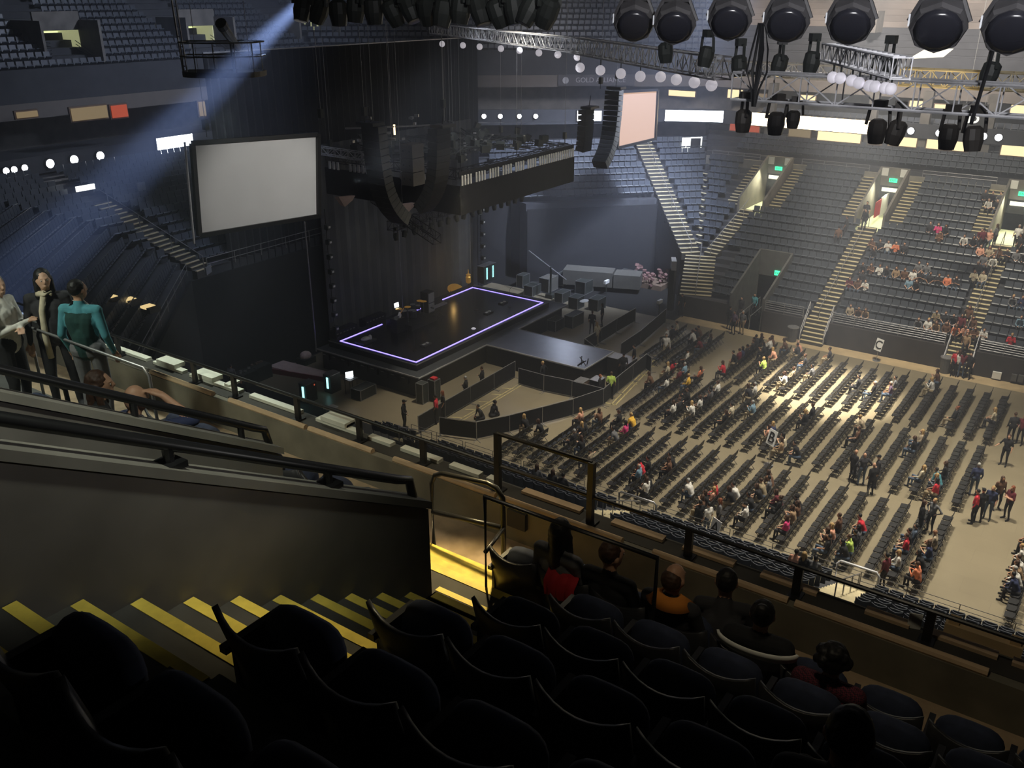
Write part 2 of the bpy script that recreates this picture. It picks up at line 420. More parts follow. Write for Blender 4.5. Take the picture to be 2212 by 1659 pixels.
def panel(x0, x1, z0, z1, m, name, label, cat, grp=None):
    P, _ = ribbon_pt(x0); Q, _ = ribbon_pt(x1)
    n = Vector((-(Q-P).y, (Q-P).x)).normalized()
    if n.dot(-P) < 0: n = -n
    b = MB().use(M_black); strip(b, P+n*.06, Q+n*.06, P+n*.2, Q+n*.2, z0-.06, z1+.06)
    o = b.build(name)
    b2 = mb(m); a, c = P+n*.22, Q+n*.22; d = (c-a).normalized()*.05
    b2.add([(a.x+d.x, a.y+d.y, z0), (c.x-d.x, c.y-d.y, z0), (c.x-d.x, c.y-d.y, z1), (a.x+d.x, a.y+d.y, z1)], [(0, 1, 2, 3), (3, 2, 1, 0)]); b2.build('lit_face', o)
    return tag(o, label, cat, grp)
panel(333, 418, 11.5, 12.6, M_ribbon, 'ribbon_screen', 'blazing white ribbon screen just left of the big blank video screen', 'led screen')
panel(1243, 1302, 11.6, 12.45, M_ribbon, 'ribbon_screen', 'short glaring white ribbon screen left of the far hanging speakers', 'led screen')
panel(1433, 1558, 11.55, 12.5, M_ribbon, 'ribbon_screen', 'blue-white ribbon screen between the peach screen and the warm one', 'led screen')
panel(1620, 1868, 11.5, 12.55, M_ribbonw, 'ribbon_screen', 'longest ribbon screen glowing warm cream over the far suites', 'led screen')
spots = [(6, 'leftmost of the left-hand arc'), (29, 'second in the left-hand arc'), (51, 'third in the left-hand arc'), (104, 'fourth in the left-hand arc'), (159, 'fifth in the left-hand arc'), (211, 'rightmost in the left-hand arc, nearest the blazing screen'),
 (1044, 'nearest the tall black drape'), (1082, 'second from the tall black drape'), (1119, 'third from the tall black drape'), (1155, 'fourth from the tall black drape'),
 (1925, 'first right of the warm ribbon screen'), (1971, 'second right of the warm ribbon screen'), (2019, 'third right of the warm ribbon screen'), (2066, 'fourth right of the warm ribbon screen'), (2111, 'fifth right of the warm ribbon screen'), (2160, 'rightmost of the row over the far suites')]
for px, txt in spots:
    P, d = ribbon_pt(px); n = Vector((-d.y, d.x)); n = n if n.dot(-P) > 0 else -n
    big = .26 if px > 1900 else (.2 if px > 900 else (.2 if px < 60 else .28))
    b = mb(M_black); q = Vector((n.x, n.y, 0)).to_track_quat('Z', 'Y')
    b.lathe([(big*1.25, 0), (big*1.25, .12), (big, .16)], (P.x+n.x*.05, P.y+n.y*.05, 12), 12, q=q)
    o = b.build('ribbon_lamp'); l = mb(M_spotw); l.lathe([(big, .165), (big*.7, .22), (.02, .24)], (P.x+n.x*.05, P.y+n.y*.05, 12), 12, q=q); l.build('lamp_face', o)
    tag(o, 'round white ribbon lamp, '+txt, 'lamp', 'bright lamps on the ribbon')

# ---- suites: lit windows on the back wall under and above the ribbon
def winrect(name, corners, m, label, Y=80.6, cat='window', grp='lit suite windows'):
    (x0, y0), (x1, y1) = corners
    a = at(x0, y0, Y=Y); c = at(x1, y1, Y=Y); d0 = at(x0, y1, Y=Y); d1 = at(x1, y0, Y=Y)
    b = mb(M_brown); X0, X1 = sorted((a.x, d1.x)); Z0, Z1 = sorted(((d0.z+c.z)/2, (a.z+d1.z)/2))
    b.box(X0-.08, X1+.08, Y, Y+.15, Z0-.08, Z1+.08); o = b.build(name)
    p = mb(m); p.box(X0, X1, Y-.03, Y-.005, Z0, Z1); p.build('lit_opening', o)
    return tag(o, label, cat, grp)
n_ = 0
for (r_, m_, txt) in [(((1922, 290), (1983, 316)), M_suite, 'cream lit suite opening below the first white ribbon lamps'),
    (((2004, 298), (2094, 324)), M_suite, 'widest cream suite opening, right of the centre pier'),
    (((2165, 312), (2250, 338)), M_suite, 'cream suite opening cut by the right picture edge'),
    (((1768, 281), (1862, 306)), M_suite, 'bright suite opening under the right end of the warm ribbon'),
    (((1705, 280), (1752, 296)), M_suitedim, 'yellow suite opening under the middle of the warm ribbon'),
    (((1880, 285), (1908, 312)), M_suitedim, 'narrow dim suite doorway right of the warm ribbon'),
    (((1578, 264), (1642, 284)), M_redlit, 'reddish suite opening left of the warm ribbon')]:
    winrect('suite_window', r_, m_, txt, Y=78.9)
for (r_, m_, txt) in [(((1445, 196), (1502, 208)), M_suite, 'upper suite window right of the peach screen'),
    (((1573, 194), (1605, 212)), M_suite, 'upper suite window over the dangling cable bundle'),
    (((1631, 204), (1655, 214)), M_suitedim, 'small dim upper suite window between the hanging lamps'),
    (((1730, 206), (1762, 222)), M_suite, 'upper suite window above the warm ribbon screen'),
    (((1966, 218), (2000, 238)), M_suite, 'upper suite window with two lamp shades near centre pier'),
    (((2020, 226), (2060, 242)), M_suite, 'upper suite window beside the letter board'),
    (((2185, 228), (2240, 252)), M_suite, 'upper suite window at the right picture edge'),
    (((1035, 190), (1180, 205)), M_suitedim, 'long dim club window right of the tall black drape')]:
    winrect('suite_window', r_, m_, txt, Y=84.6)
for i, px in enumerate((1660, 1880, 1995, 2135)):
    P = at(px, 270, Y=78.95); struct(mb(M_wallgrey).box(P.x-.35, P.x+.35, 78.96, 79.6, 8.3, 15).build('pillar'))
for i, (x, y, w_, h_, c_) in enumerate([(148, 232, 88, 24, M_suitedim), (235, 226, 44, 28, M_redlit), (30, 240, 55, 14, M_suitedim), (425, 218, 22, 34, M_suitedim)]):
    a = at(x, y, X=-63.2); c = at(x+w_, y+h_, X=-63.2)
    b = mb(M_brown).box(-63.4, -63.2, a.y, c.y, c.z, a.z); o = b.build('suite_window'); mb(c_).box(-63.18, -63.1, a.y+.1, c.y-.1, c.z+.1, a.z-.1).build('lit_opening', o)
    tag(o, ['amber lit club window left of the red one', 'red glowing club bar window under the left upper tier', 'faint amber club window by the left picture edge', 'amber club window beside the tall black drape'][i], 'window', 'lit suite windows')
# bright open doorway in the far corner
d_ = at(1494, 321, z=0)-Vector((0, 0, CAMZ)); t_ = (17.2/.7071+85.5)/(d_.y-d_.x); P = Vector((0, 0, CAMZ))+d_*t_
P.z += .35; o = empty('glowing_doorway', P, R(45)); tag(o, 'white glowing half-open doorway high in the far corner seats', 'door')
g_ = emis('door_glow', (.95, 1, 1), 2.2)
mb(g_).box(-.95, -.15, -.05, 0, -.62, .62).build('lit_opening', o); mb(g_).box(.78, .9, -.05, 0, -.68, .66).box(-.15, .78, -.05, 0, .54, .64).build('lit_jamb', o); mb(M_black).box(-.15, .78, -.04, .05, -.68, .54).build('door_leaf', o)

# ---- stairs with pale nosings
def stairs(name, A, B, z0, z1, n, w_, label, nose=.16, mats=(None, None), rail=True):
    """straight flight from plan point A at z0 to B at z1"""
    A = Vector(A); B = Vector(B); d = (B-A); L = d.length; d.normalize(); s = Vector((-d.y, d.x))*w_/2
    m0, m1 = mats[0] or M_step, mats[1] or M_steplit
    b = mb(m0); c = mb(m1)
    for k in range(n):
        p = A+d*(L*k/n); q = A+d*(L*(k+1)/n); z = z0+(z1-z0)*(k+1)/n
        strip(b, p-s, p+s, q-s, q+s, z-(z1-z0)/n-.35, z)
        e = p+d*nose
        strip(c, p-s-d*.01, p+s-d*.01, e-s, e+s, z-.04, z+.008)
    o = b.build(name); c.build('nosings', o)
    if rail:
        r_ = mb(M_steel); zz = .9
        for k in range(0, n+1, max(1, n//3)):
            p = A+d*(L*k/n); z = z0+(z1-z0)*k/n
            if k <= n: r_.bar((p.x, p.y, z), (p.x, p.y, z+zz), .025, 5)
        r_.bar((A.x, A.y, z0+zz), (B.x, B.y, z1+zz), .025, 5); r_.build('centre_rail', o)
    return tag(o, label, 'stairs')
zr = lambda Y: rise(Y-60)
stairs('aisle_stairs', (-25.3, 60.0), (-26.9, 64.2), 1.45, zr(64.2)+.05, 12, 2.3, 'widest stair flight at the foot of the Y-shaped aisle')
stairs('aisle_stairs', (-27.6, 63.9), (-38.7, 75.2), zr(64)+.1, 10.9, 34, 1.5, 'long diagonal stairs climbing left from the Y junction')
stairs('aisle_stairs', (-26.2, 64.4), (-25.6, 70.0), zr(64.2)+.1, zr(70)+.1, 14, 1.15, 'stairs climbing right from the Y junction to the lit vomitory')
stairs('aisle_stairs', (-16.2, 58.9), (-16.2, 60.0), .0, 1.5, 6, 1.5, 'short portable steps from the floor up to the centre aisle', rail=False)
stairs('aisle_stairs', (-16.2, 60.0), (-16.2, 69.9), 1.5, zr(69.9)+.05, 24, 1.3, 'yellow-lit aisle stairs climbing beside the grey bin')
stairs('aisle_stairs', (-7.1, 58.9), (-7.1, 60.0), 0, 1.5, 6, 1.5, 'portable floor steps crowded with people at the right aisle', rail=False)
stairs('aisle_stairs', (-7.1, 60.0), (-7.1, 69.9), 1.5, zr(69.9)+.05, 24, 1.3, 'aisle stairs at the right edge above the crowded steps')
for i, (vx, n_) in enumerate(((-25.4, 'Y aisle vomitory'), (-16.2, 'vomitory with the red banner'), (-7.1, 'vomitory at the right edge'))):
    for s_, sd in ((-1, 'left'), (1, 'right')):
        if i == 0 and s_ < 0: pass
        stairs('side_stairs', (vx+s_*1.75, 70.2), (vx+s_*1.75, 75.9), zr(70.2)+.1, zr(75.6)+.1, 14, 1.0, 'pale side stairs on the '+sd+' of the '+n_, rail=False)
    # vomitory walls, ramp and portal
    b = mb(M_wallgrey); zf = zr(70)-.2
    for s_ in (-1, 1):
        x = vx+s_*1.02
        b.add([(x-.08, 69.8, zf), (x-.08, 75.6, zf), (x-.08, 75.6, zr(75.6)+1.0), (x-.08, 69.8, zr(69.8)+1.1), (x+.08, 69.8, zf), (x+.08, 75.6, zf), (x+.08, 75.6, zr(75.6)+1.0), (x+.08, 69.8, zr(69.8)+1.1)],
              [(0, 1, 2, 3), (7, 6, 5, 4), (3, 2, 6, 7), (0, 3, 7, 4), (1, 5, 6, 2)])
    b.box(vx-1.1, vx+1.1, 75.6, 75.8, zf+2.3, zr(75.6)+1.0)
    v = b.build('vomitory'); tag(v, ['walled vomitory with white poster beside the long diagonal aisle', 'walled vomitory with red and white banner above the centre aisle', 'busy walled vomitory opening at the right picture edge'][i], 'vomitory')
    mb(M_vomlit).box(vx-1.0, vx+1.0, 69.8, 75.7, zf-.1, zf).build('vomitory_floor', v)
    mb(M_bright).box(vx-.7, vx+.9, 75.3, 75.36, zf+1.9, zf+2.2).build('tube_lamp', v)
    mb(M_white).box(vx-1.05, vx-.45, 75.52, 75.58, zr(75.6)+.35, zr(75.6)+.95).build('section_plate', v); mb(M_white).box(vx+.45, vx+1.05, 75.52, 75.58, zr(75.6)+.35, zr(75.6)+.95).build('section_plate', v)
    e = mb(M_green).box(vx-.3, vx+.3, 75.5, 75.55, zr(75.6)-.1, zr(75.6)+.2); e.build('exit_plate', v)
    tx = text_mesh('exit_lettering', 'EXIT', .22, M_black, v); tx.location = (vx, 75.48, zr(75.6)+.05); tx.rotation_euler = (PI/2, 0, 0)
    if i == 1: mb(M_red).box(vx-.05, vx+.0, 71.2, 72.8, zf+.6, zf+1.8).use(M_white).box(vx-.05, vx+0, 72.8, 75.0, zf+.4, zf+1.9).build('banner', v)
    if i == 0: mb(M_white).box(vx+.88, vx+.93, 72.4, 74.8, zf+.7, zf+1.9).build('poster', v)
    light('vomitory_glow', 'AREA', (vx, 74.0, zf+2.6), 170, (1, 1, .72), (vx, 70.5, zf), .9)
# dark floor-level portal with exit plate
b = mb(M_conc)
for x in (PORT[0], PORT[1]):
    b.add([(x-.07, 59.5, 0), (x-.07, 64.7, 0), (x-.07, 64.7, zr(64.7)+.9), (x-.07, 59.5, 2.4), (x+.07, 59.5, 0), (x+.07, 64.7, 0), (x+.07, 64.7, zr(64.7)+.9), (x+.07, 59.5, 2.4)],
          [(0, 1, 2, 3), (7, 6, 5, 4), (3, 2, 6, 7), (0, 3, 7, 4), (1, 5, 6, 2)])
b.box(PORT[0], PORT[1], 64.6, 64.8, 2.6, zr(64.7)+.9)
v = b.build('floor_portal'); tag(v, 'dark sunken portal with green exit plate beside the floor chairs', 'portal')
mb(M_green).box(-21.1, -20.55, 64.5, 64.56, 2.75, 3.1).build('exit_plate', v)
tx = text_mesh('exit_lettering', 'EXIT', .2, M_black, v); tx.location = (-20.83, 64.48, 2.92); tx.rotation_euler = (PI/2, 0, 0)
r_ = mb(M_steel)
for x in (-21.6, -20.8): r_.bar((x, 59.4, 1.0), (x, 63.5, 1.2), .03, 5)
for x in (-21.6, -20.8):
    for y in (59.4, 61.4, 63.5): r_.bar((x, y, 0), (x, y, 1.1), .03, 5)
r_.build('ramp_rails', v)
# dotted mitre aisle
b = mb(M_steplit)
for k in range(11):
    o = 5.5+.84*k; P = octa(o)[1]; b.obox((P.x, P.y+.1, rise(o)+.02), .55, .22, .04, R(-20))
tag(b.build('aisle_treads'), 'dotted line of pale treads up the seat wedge left of the vomitory', 'stairs')
# end bowl stairs
stairs('aisle_stairs', (-42.9, 30.9), (-50.2, 29.6), rise(13.2), rise(20.4), 20, 1.2, 'pale aisle stairs climbing beside the big blank video screen', nose=.12)

# ---- bowl seating: far away, hundreds of seats
def seat_row(b, p, q, z, face, step=.52, gap=()):
    d = (q-p); L = d.length; d.normalize(); n = int(L/step)
    a = math.atan2(face.y, face.x)-PI/2
    for k in range(n):
        c = p+d*(step*(k+.5)+(L-n*step)/2)
        if any(g(c) for g in gap): continue
        c2 = c-face*.05
        b.obox((c2.x, c2.y, z+.62), .47, .05, .5, a, R(8)); c3 = c+face*.16
        b.obox((c3.x, c3.y, z+.46), .43, .36, .07, a, R(35))
sb = mb(M_farseat)
def in_x(c, x, w_): return abs(c.x-x) < w_
for i, (Y, z, rg) in enumerate(farranges):
    for (a, c) in rg:
        gaps = [lambda c_, Y=Y: in_x(c_, -16.2, .85 if Y < 70 else 2.35), lambda c_, Y=Y: in_x(c_, -7.1, .85 if Y < 70 else 2.35),
                lambda c_, Y=Y: Y < 65 and c_.x < -24.0, lambda c_, Y=Y: Y >= 65 and in_x(c_, -25.9, .75 if Y < 70 else 2.5)]
        seat_row(sb, Vector((a, Y+.55)), Vector((min(c, 3.0), Y+.55)), z, Vector((0, -1)), gap=gaps)
for i in range(5, 22):
    o = .84*i; A = octa(o+.55); z = rise(o); f = Vector((.7071, -.7071))
    def stair_gap(c): 
        d = (c-Vector((-27.5, 63.9))); return abs(d.dot(Vector((.7071, .7071)))) < .95
    def beyond(c, o=o):
        d = (c-Vector((-27.5, 63.9))); return d.dot(Vector((-.7071, -.7071))) > 0 and o < CUT_C
    seat_row(sb, A[1], A[2], z, f, gap=[stair_gap, beyond])
for i in range(16, 33):
    o = .84*i; A = octa(o+.55); z = rise_e(o)
    seat_row(sb, A[2], A[3], z, Vector((1, 0)), gap=[lambda c: c.y > 48 or abs(c.y-30.3) < .9])
    if i < 31: seat_row(sb, A[3], A[4], z, Vector((.7071, .7071)))
tag(sb.build('bowl_seating'), 'dark blue-grey stadium seats filling the far and end bowl', 'seating', kind='stuff')
sb = mb(M_farseat)
for i in range(8):
    A = octa(17.4+.75*i); seat_row(sb, Vector((-30, A[0].y)), Vector((3, A[0].y)), 9.2+.36*i, Vector((0, -1)))
tag(sb.build('club_seating'), 'rows of dark club seats under the lit far suites', 'seating', kind='stuff')
sb = mb(M_farseat)
for i in range(0, 16):
    A = octb(UP+.84*i+.5); z = 16.8+.49*i
    seat_row(sb, A[1], A[2], z, Vector((.7071, -.7071)), .6); seat_row(sb, A[2], A[3], z, Vector((1, 0)), .6, gap=[lambda c: any(abs(c.y-y) < 2.0 for y in (39.8, 52.2, 64.6)) and c.x < -66.5])
tag(sb.build('upper_tier_seating'), 'dark seats of the unlit upper tier at the stage end', 'seating', kind='stuff')
# upper tier vomitories at the end
for i, (y, lab) in enumerate(((39.8, 'left-hand upper tier vomitory glowing yellow-green'), (52.2, 'upper tier vomitory glowing behind the spotlight platform'), (64.6, 'upper tier vomitory glowing above the tall black drape'))):
    X0 = -67.6; z0 = 17.6
    b = mb(M_wallgrey)
    b.box(X0-4, X0+.0, y-2.0, y-1.8, z0, z0+2.6).box(X0-4, X0+1.5, y+1.6, y+1.8, z0-.8, z0+2.6).box(X0-1.2, X0-1.0, y-1.9, y+1.7, z0+1.9, z0+3.2)
    v = b.build('upper_vomitory'); tag(v, lab, 'vomitory')
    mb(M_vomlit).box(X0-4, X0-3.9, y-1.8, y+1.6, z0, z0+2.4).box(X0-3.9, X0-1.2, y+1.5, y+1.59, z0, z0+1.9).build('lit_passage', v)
    mb(emis('passage_glow', (.85, 1, .5), 1.6)).box(X0-3.85, X0-3.7, y-1.6, y+1.4, z0+.5, z0+1.75).build('glow_panel', v)  # whole panel glows, added to brighten the passage
    r_ = mb(M_rail)
    for k in range(4): r_.bar((X0-1.0, y-.9, z0+.3+k*.25), (X0-3.4, y-.3, z0+.3+k*.25), .03, 4).bar((X0+.4, y+1.55, z0-.5+k*.25), (X0-1.2, y+1.2, z0+.4+k*.25), .03, 4)
    r_.build('handrails', v)
# corner vomitory and far tier vomitory
for px, py, lab in ((1050, 95, 'tall narrow lit upper vomitory just right of the drape'), (1375, 120, 'pale lit upper vomitory behind the string of globes'), (1860, 40, 'greenish lit upper vomitory between the dark hanging floodlights')):
    P = at(px, py, Y=85.5 if px > 1300 else 80.0)
    b = mb(M_wallgrey); h = 2.4 if px < 1300 else 1.2
    wd = 1.1 if px < 1300 else 2.0
    b.box(P.x-wd/2-.15, P.x-wd/2, P.y, P.y+2, P.z-h/2, P.z+h/2).box(P.x+wd/2, P.x+wd/2+.4, P.y-.3, P.y+2, P.z-h/2-.5, P.z+h/2)
    v = b.build('upper_vomitory'); tag(v, lab, 'vomitory'); mb(M_vomlit).box(P.x-wd/2, P.x+wd/2, P.y+.8, P.y+.9, P.z-h/2, P.z+h/2).build('lit_passage', v)
# railings along the far bowl
def fence(name, A, B, z0, z1, h, rails, post, label, m=M_steel, r=.022, grp=None, cat='railing'):
    A = Vector(A); B = Vector(B); L = (B-A).length; n = max(1, round(L/post)); b = mb(m); p = mb(m)
    P = lambda t_, dz: (A.x+(B.x-A.x)*t_, A.y+(B.y-A.y)*t_, z0+(z1-z0)*t_+dz)
    for k in range(rails): b.bar(P(0, h*(k+1)/rails), P(1, h*(k+1)/rails), r, 5)
    for k in range(n+1): p.bar(P(k/n, 0), P(k/n, h), r*1.2, 5)
    o = b.build(name); p.build('posts', o)
    return tag(o, label, cat, grp)
fence('wall_railing', (-19.9, 59.7), (-17.2, 59.7), 1.55, 1.55, .75, 5, 1.3, 'low grey rail on the far wall left of the centre aisle')
fence('wall_railing', (-15.2, 59.7), (-8.1, 59.7), 1.55, 1.55, .75, 5, 1.4, 'low grey rail on the far wall above the C sign')
fence('wall_railing', (-6.1, 59.7), (XR-1, 59.7), 1.55, 1.55, .75, 5, 1.4, 'low grey rail on the far wall right of the crowded steps')
fence('walkway_railing', (-31.5, 75.85), (-27.2, 75.85), 9.0, 9.0, .5, 2, 1.6, 'walkway rail above the seat wedge of the Y aisle')
fence('walkway_railing', (-23.6, 75.85), (-18.2, 75.85), 9.0, 9.0, .5, 2, 1.6, 'walkway rail between the two lit vomitories')
fence('walkway_railing', (-14.2, 75.85), (-9.0, 75.85), 9.0, 9.0, .5, 2, 1.6, 'walkway rail right of the banner vomitory')
fence('stair_railing', (-17.0, 58.9), (-17.0, 60.4), .2, 1.7, .85, 2, .8, 'pale handrail on the left of the portable centre steps', M_alu)
fence('stair_railing', (-15.4, 58.9), (-15.4, 60.4), .2, 1.7, .85, 2, .8, 'pale handrail on the right of the portable centre steps', M_alu)
fence('stair_railing', (-7.9, 58.9), (-7.9, 60.6), .2, 1.8, .85, 2, .8, 'pale handrail on the left of the crowded steps', M_alu)
fence('stair_railing', (-6.3, 58.9), (-6.3, 60.6), .2, 1.8, .85, 2, .8, 'pale handrail on the right of the crowded steps', M_alu)
fence('end_railing', (-43.0, 31.2), (-43.0, 47), rise(13.2), rise(13.2), .7, 2, 2, 'rail along the front of the end seats beside the drape')
A_, B_ = octa(13.2)[3], octa(13.2)[4]
fence('end_railing', A_, B_, rise(13.2), rise(13.2), .7, 2, 2, 'rail along the front of the near corner seats')
# ---------------------------------------------------------------- folding chairs on the floor
def chair_mesh():
    b = mb(M_chair)                       # faces -X (the stage); origin on the floor under the seat
    for s in (-.21, .21):
        b.bar((-.2, s, 0), (.17, s, .62), .012, 4).bar((.17, s, .62), (.2, s, .86), .012, 4).bar((.22, s*.9, 0), (-.17, s*.9, .44), .012, 4)
    b.bar((.2, -.21, .86), (.2, .21, .86), .012, 4).bar((-.14, -.2, .12), (-.14, .2, .12), .009, 4).bar((.17, -.19, .1), (.17, .19, .1), .009, 4)
    b.obox((-.01, 0, .455), .40, .40, .035, 0, 0, R(-3)); b.obox((.185, 0, .74), .03, .40, .20, 0, 0, R(8))
    return b
cm = chair_mesh(); chair_me = cm.mesh('folding_chair')
RX = [-24.15+.925*k for k in range(23)]
BL = [('near', 33.55, 13, .485), ('middle', 41.2, 14, .50), ('far', 49.3, 13, .505)]
occupied = {}
rest = MB(); rest.use(M_chair)
n_ch = 0
CH = {}
for bi, (bn, y0, nn, dy) in enumerate(BL):
    rk_ = -1
    for k, x in enumerate(RX):
        if bi == 1 and k < 3: continue
        cnt = nn
        if bi == 0 and k < 2: cnt = 6
        if bi == 2 and k in (4, 5): continue
        rk_ += 1
        for j in range(cnt):
            y = y0+dy*(j+.5)
            jx = random.uniform(-.02, .02); a = random.uniform(-.04, .04)
            CH[(bi, k, j)] = (x+jx, y)
            occupied[(bi, k, j)] = rk_
            if bi == 0 and n_ch < 292:
                o = bpy.data.objects.new('folding_chair', chair_me); C.objects.link(o); o.location = (x+jx, y, 0); o.rotation_euler = (0, 0, a)
                tag(o, 'black folding chair, %s from the railing in the %s row of the near floor block' % (nth(j), nth(rk_)), 'chair', 'folding chairs of the near floor block'); n_ch += 1
            else:
                m = Matrix.Translation((x+jx, y, 0)) @ Matrix.Rotation(a, 4, 'Z')
                rest.add([m@Vector(v) for v in cm.v], cm.f)
for k in range(4):                         # the first rows behind the cross aisle
    for j in range(12):
        m = Matrix.Translation((-.45+.92*k, 33.6+.5*j, 0)); rest.add([m@Vector(v) for v in cm.v], cm.f)
tag(rest.build('folding_chairs_beyond'), 'black folding chairs filling the middle and far floor blocks', 'chairs', kind='stuff')

# ---------------------------------------------------------------- stage
S = empty('stage', (-36, 45, 0)); tag(S, 'black concert stage with violet light outline and a runway into the audience', 'stage')
def sb_(b, name):
    o = b.build(name); o.parent = S; o.location = (36, -45, 0); return o
sb_(mb(M_deck).box(-40.2, -32.95, 37.4, 51.95, 1.4, 1.8), 'main_deck')
sb_(mb(M_lip).box(-40.6, -32.2, 36.7, 53.2, 1.28, 1.4).use(M_black).box(-40.4, -32.5, 36.95, 53.0, 0, 1.28), 'lower_deck')
sb_(mb(M_thrust).box(-32.2, -24.95, 43.4, 46.9, 1.28, 1.4).use(M_black).box(-32.4, -25.2, 43.6, 46.7, 0, 1.28), 'runway')
e = mb(M_edge)
for (x0, x1, y0, y1) in ((-40.6, -32.2, 36.66, 36.7), (-32.2, -32.16, 36.66, 43.4), (-32.2, -24.95, 43.36, 43.4), (-24.95, -24.91, 43.36, 46.94), (-32.2, -24.95, 46.9, 46.94), (-32.2, -32.16, 46.9, 53.2), (-40.6, -32.2, 53.2, 53.24)):
    e.box(x0, x1, y0, y1, 1.34, 1.42)
e.use(mat('dim_edge_trim', (.16, .16, .15), .5)).box(-32.97, -32.93, 37.36, 52, 1.76, 1.82).box(-40.2, -32.93, 37.36, 37.4, 1.76, 1.82)
sb_(e, 'edge_trim')
l = mb(M_led); w_ = .045
l.box(-39.5, -33.25, 37.7, 37.7+w_*1.6, 1.8, 1.83).box(-33.25-w_, -33.25+w_, 37.7, 51.6, 1.8, 1.83).box(-39.4, -33.25, 51.6-w_*1.6, 51.6, 1.8, 1.83)
l.box(-39.5-w_, -39.5+w_, 37.7, 41.6, 1.8, 1.83).box(-39.5-w_, -39.5+w_, 44.8, 46.1, 1.8, 1.83).box(-39.5-w_, -39.5+w_, 48.0, 51.6, 1.8, 1.83)
sb_(l, 'light_outline')
for k in range(9): sb_(mb(M_rail).box(-40.2+.82*k, -39.7+.82*k, 36.8, 36.94, .75, 1.1).use(M_steel).box(-40.2+.82*k, -39.95+.82*k, 36.78, 36.8, 1.06, 1.1), 'fan_grille')
# drum kit and risers
def obj_at(name, x, y, z, label, cat, rz=0, grp=None):
    o = empty(name, (x, y, z), rz); tag(o, label, cat, grp); return o
ds = obj_at('drum_kit', -38.1, 43.0, 1.8, 'dark drum kit with cymbals on the stage centre riser', 'drums')
mb(M_black).box(-1.1, 1.1, -1.3, 1.3, 0, .35).build('riser', ds)
for (x, y, z, r_, h) in ((.1, 0, .65, .28, .45), (-.3, .5, .95, .17, .3), (.2, .45, 1.0, .15, .25), (-.2, -.55, .75, .22, .4), (.25, -.4, .95, .16, .15)):
    b = mb(M_case).lathe([(r_, -h/2), (r_, h/2)], (x, y, z), 14).use(M_steel).lathe([(r_*1.04, h/2-.02), (r_*1.04, h/2+.01)], (x, y, z), 14); b.build('drum', ds)
for (x, y, z) in ((.4, .8, 1.35), (.4, -.8, 1.4), (-.2, -1.0, 1.2), (-.1, 1.0, 1.25)):
    b = mb(M_gold).lathe([(.02, .03), (.22, 0), (.22, -.005)], (x, y, z), 14).use(M_steel).bar((x, y, .35), (x, y, z), .015, 5); b.build('cymbal', ds)
lt = obj_at('laptop', -38.6, 42.3, 2.15, 'glowing white laptop beside the drum kit', 'laptop')
mb(M_case).box(-.15, .15, -.2, .2, .75, .78).bar((0, 0, 0), (0, 0, .75), .03).build('stand', lt); mb(M_monitor).obox((-.16, 0, .95), .02, .42, .3, 0, 0, R(-8)).build('lit_display', lt)
ks = obj_at('speaker_cabinet', -38.6, 45.3, 1.8, 'tall grey-fronted cabinet right of the drum kit', 'cabinet')
mb(M_black).box(-.35, .3, -.35, .35, 0, 1.5).build('body', ks); mb(mat('pale_grille', (.3, .3, .3), .6)).box(.3, .34, -.3, .3, .1, .7).box(.3, .34, -.3, .3, .78, 1.42).build('front_panel', ks)
kb = obj_at('keyboard', -37.2, 44.8, 1.8, 'slim grey keyboard on a stand in front of the drum riser', 'keyboard')
mb(M_steel).box(-.15, .15, -.7, .7, .85, .95).build('keys', kb); mb(M_black).bar((0, -.5, 0), (0, .5, .85), .02).bar((0, .5, 0), (0, -.5, .85), .02).build('stand', kb)
for i, (px, py, lab) in enumerate(((860, 715, 'guitar amplifier rig near the left stage corner'), (790, 738, 'pedal board and towel at the far left of the stage'), (920, 745, 'small white setlist cluster on the front stage left'), (1023, 710, 'round white monitor light on the stage front'), (1055, 676, 'pale pedal boards right of the keyboard'), (1087, 655, 'dim monitor wedge on the right of the stage'))):
    P = at(px, py, z=1.8); o = obj_at('stage_gear', P.x, P.y, 1.8, lab, 'stage gear')
    if i == 0:
        mb(M_black).box(-.3, .3, -.4, .4, 0, .9).build('cabinet', o); mb(M_white).obox((.1, .1, 1.05), .12, .35, .3, .4, .5).build('guitar_body', o); mb(M_gold).bar((.1, .1, 1.1), (.2, .45, 1.5), .02, 4).build('guitar_neck', o)
    elif i == 1:
        mb(M_lip).box(-.4, .4, -.6, .6, 0, .1).build('board', o); mb(M_white).ell((0, 0, .2), .25, .35, .12).ell((.1, .3, .2), .12, .15, .2).build('towel', o)
    elif i == 3: mb(M_globe).lathe([(.16, 0), (.12, .05)], n=12).build('disc', o)
    else:
        mb(M_case).box(-.2, .2, -.35, .35, 0, .08).build('board', o); mb(M_white).box(-.08, .06, -.3, -.05, .08, .1).box(-.06, .1, .05, .2, .08, .12).build('cards', o)
for i, y in enumerate((39.2, 40.4, 47.6, 49.4)):
    x = -34.6 if i in (0, 3) else -36.2; o = obj_at('microphone_stand', x, y, 1.8, ['microphone stand nearest the left stage edge', 'microphone stand left of centre stage', 'microphone stand right of the keyboard', 'microphone stand nearest the right stage edge'][i], 'microphone stand')
    mb(M_rail).lathe([(.14, 0), (.14, .02)], n=10).bar((0, 0, .02), (0, 0, 1.3), .012, 5).bar((0, 0, 1.3), (.1, .3, 1.5), .01, 5).ell((.12, .34, 1.53), .03, .03, .04, 6, 4).build('stand', o)
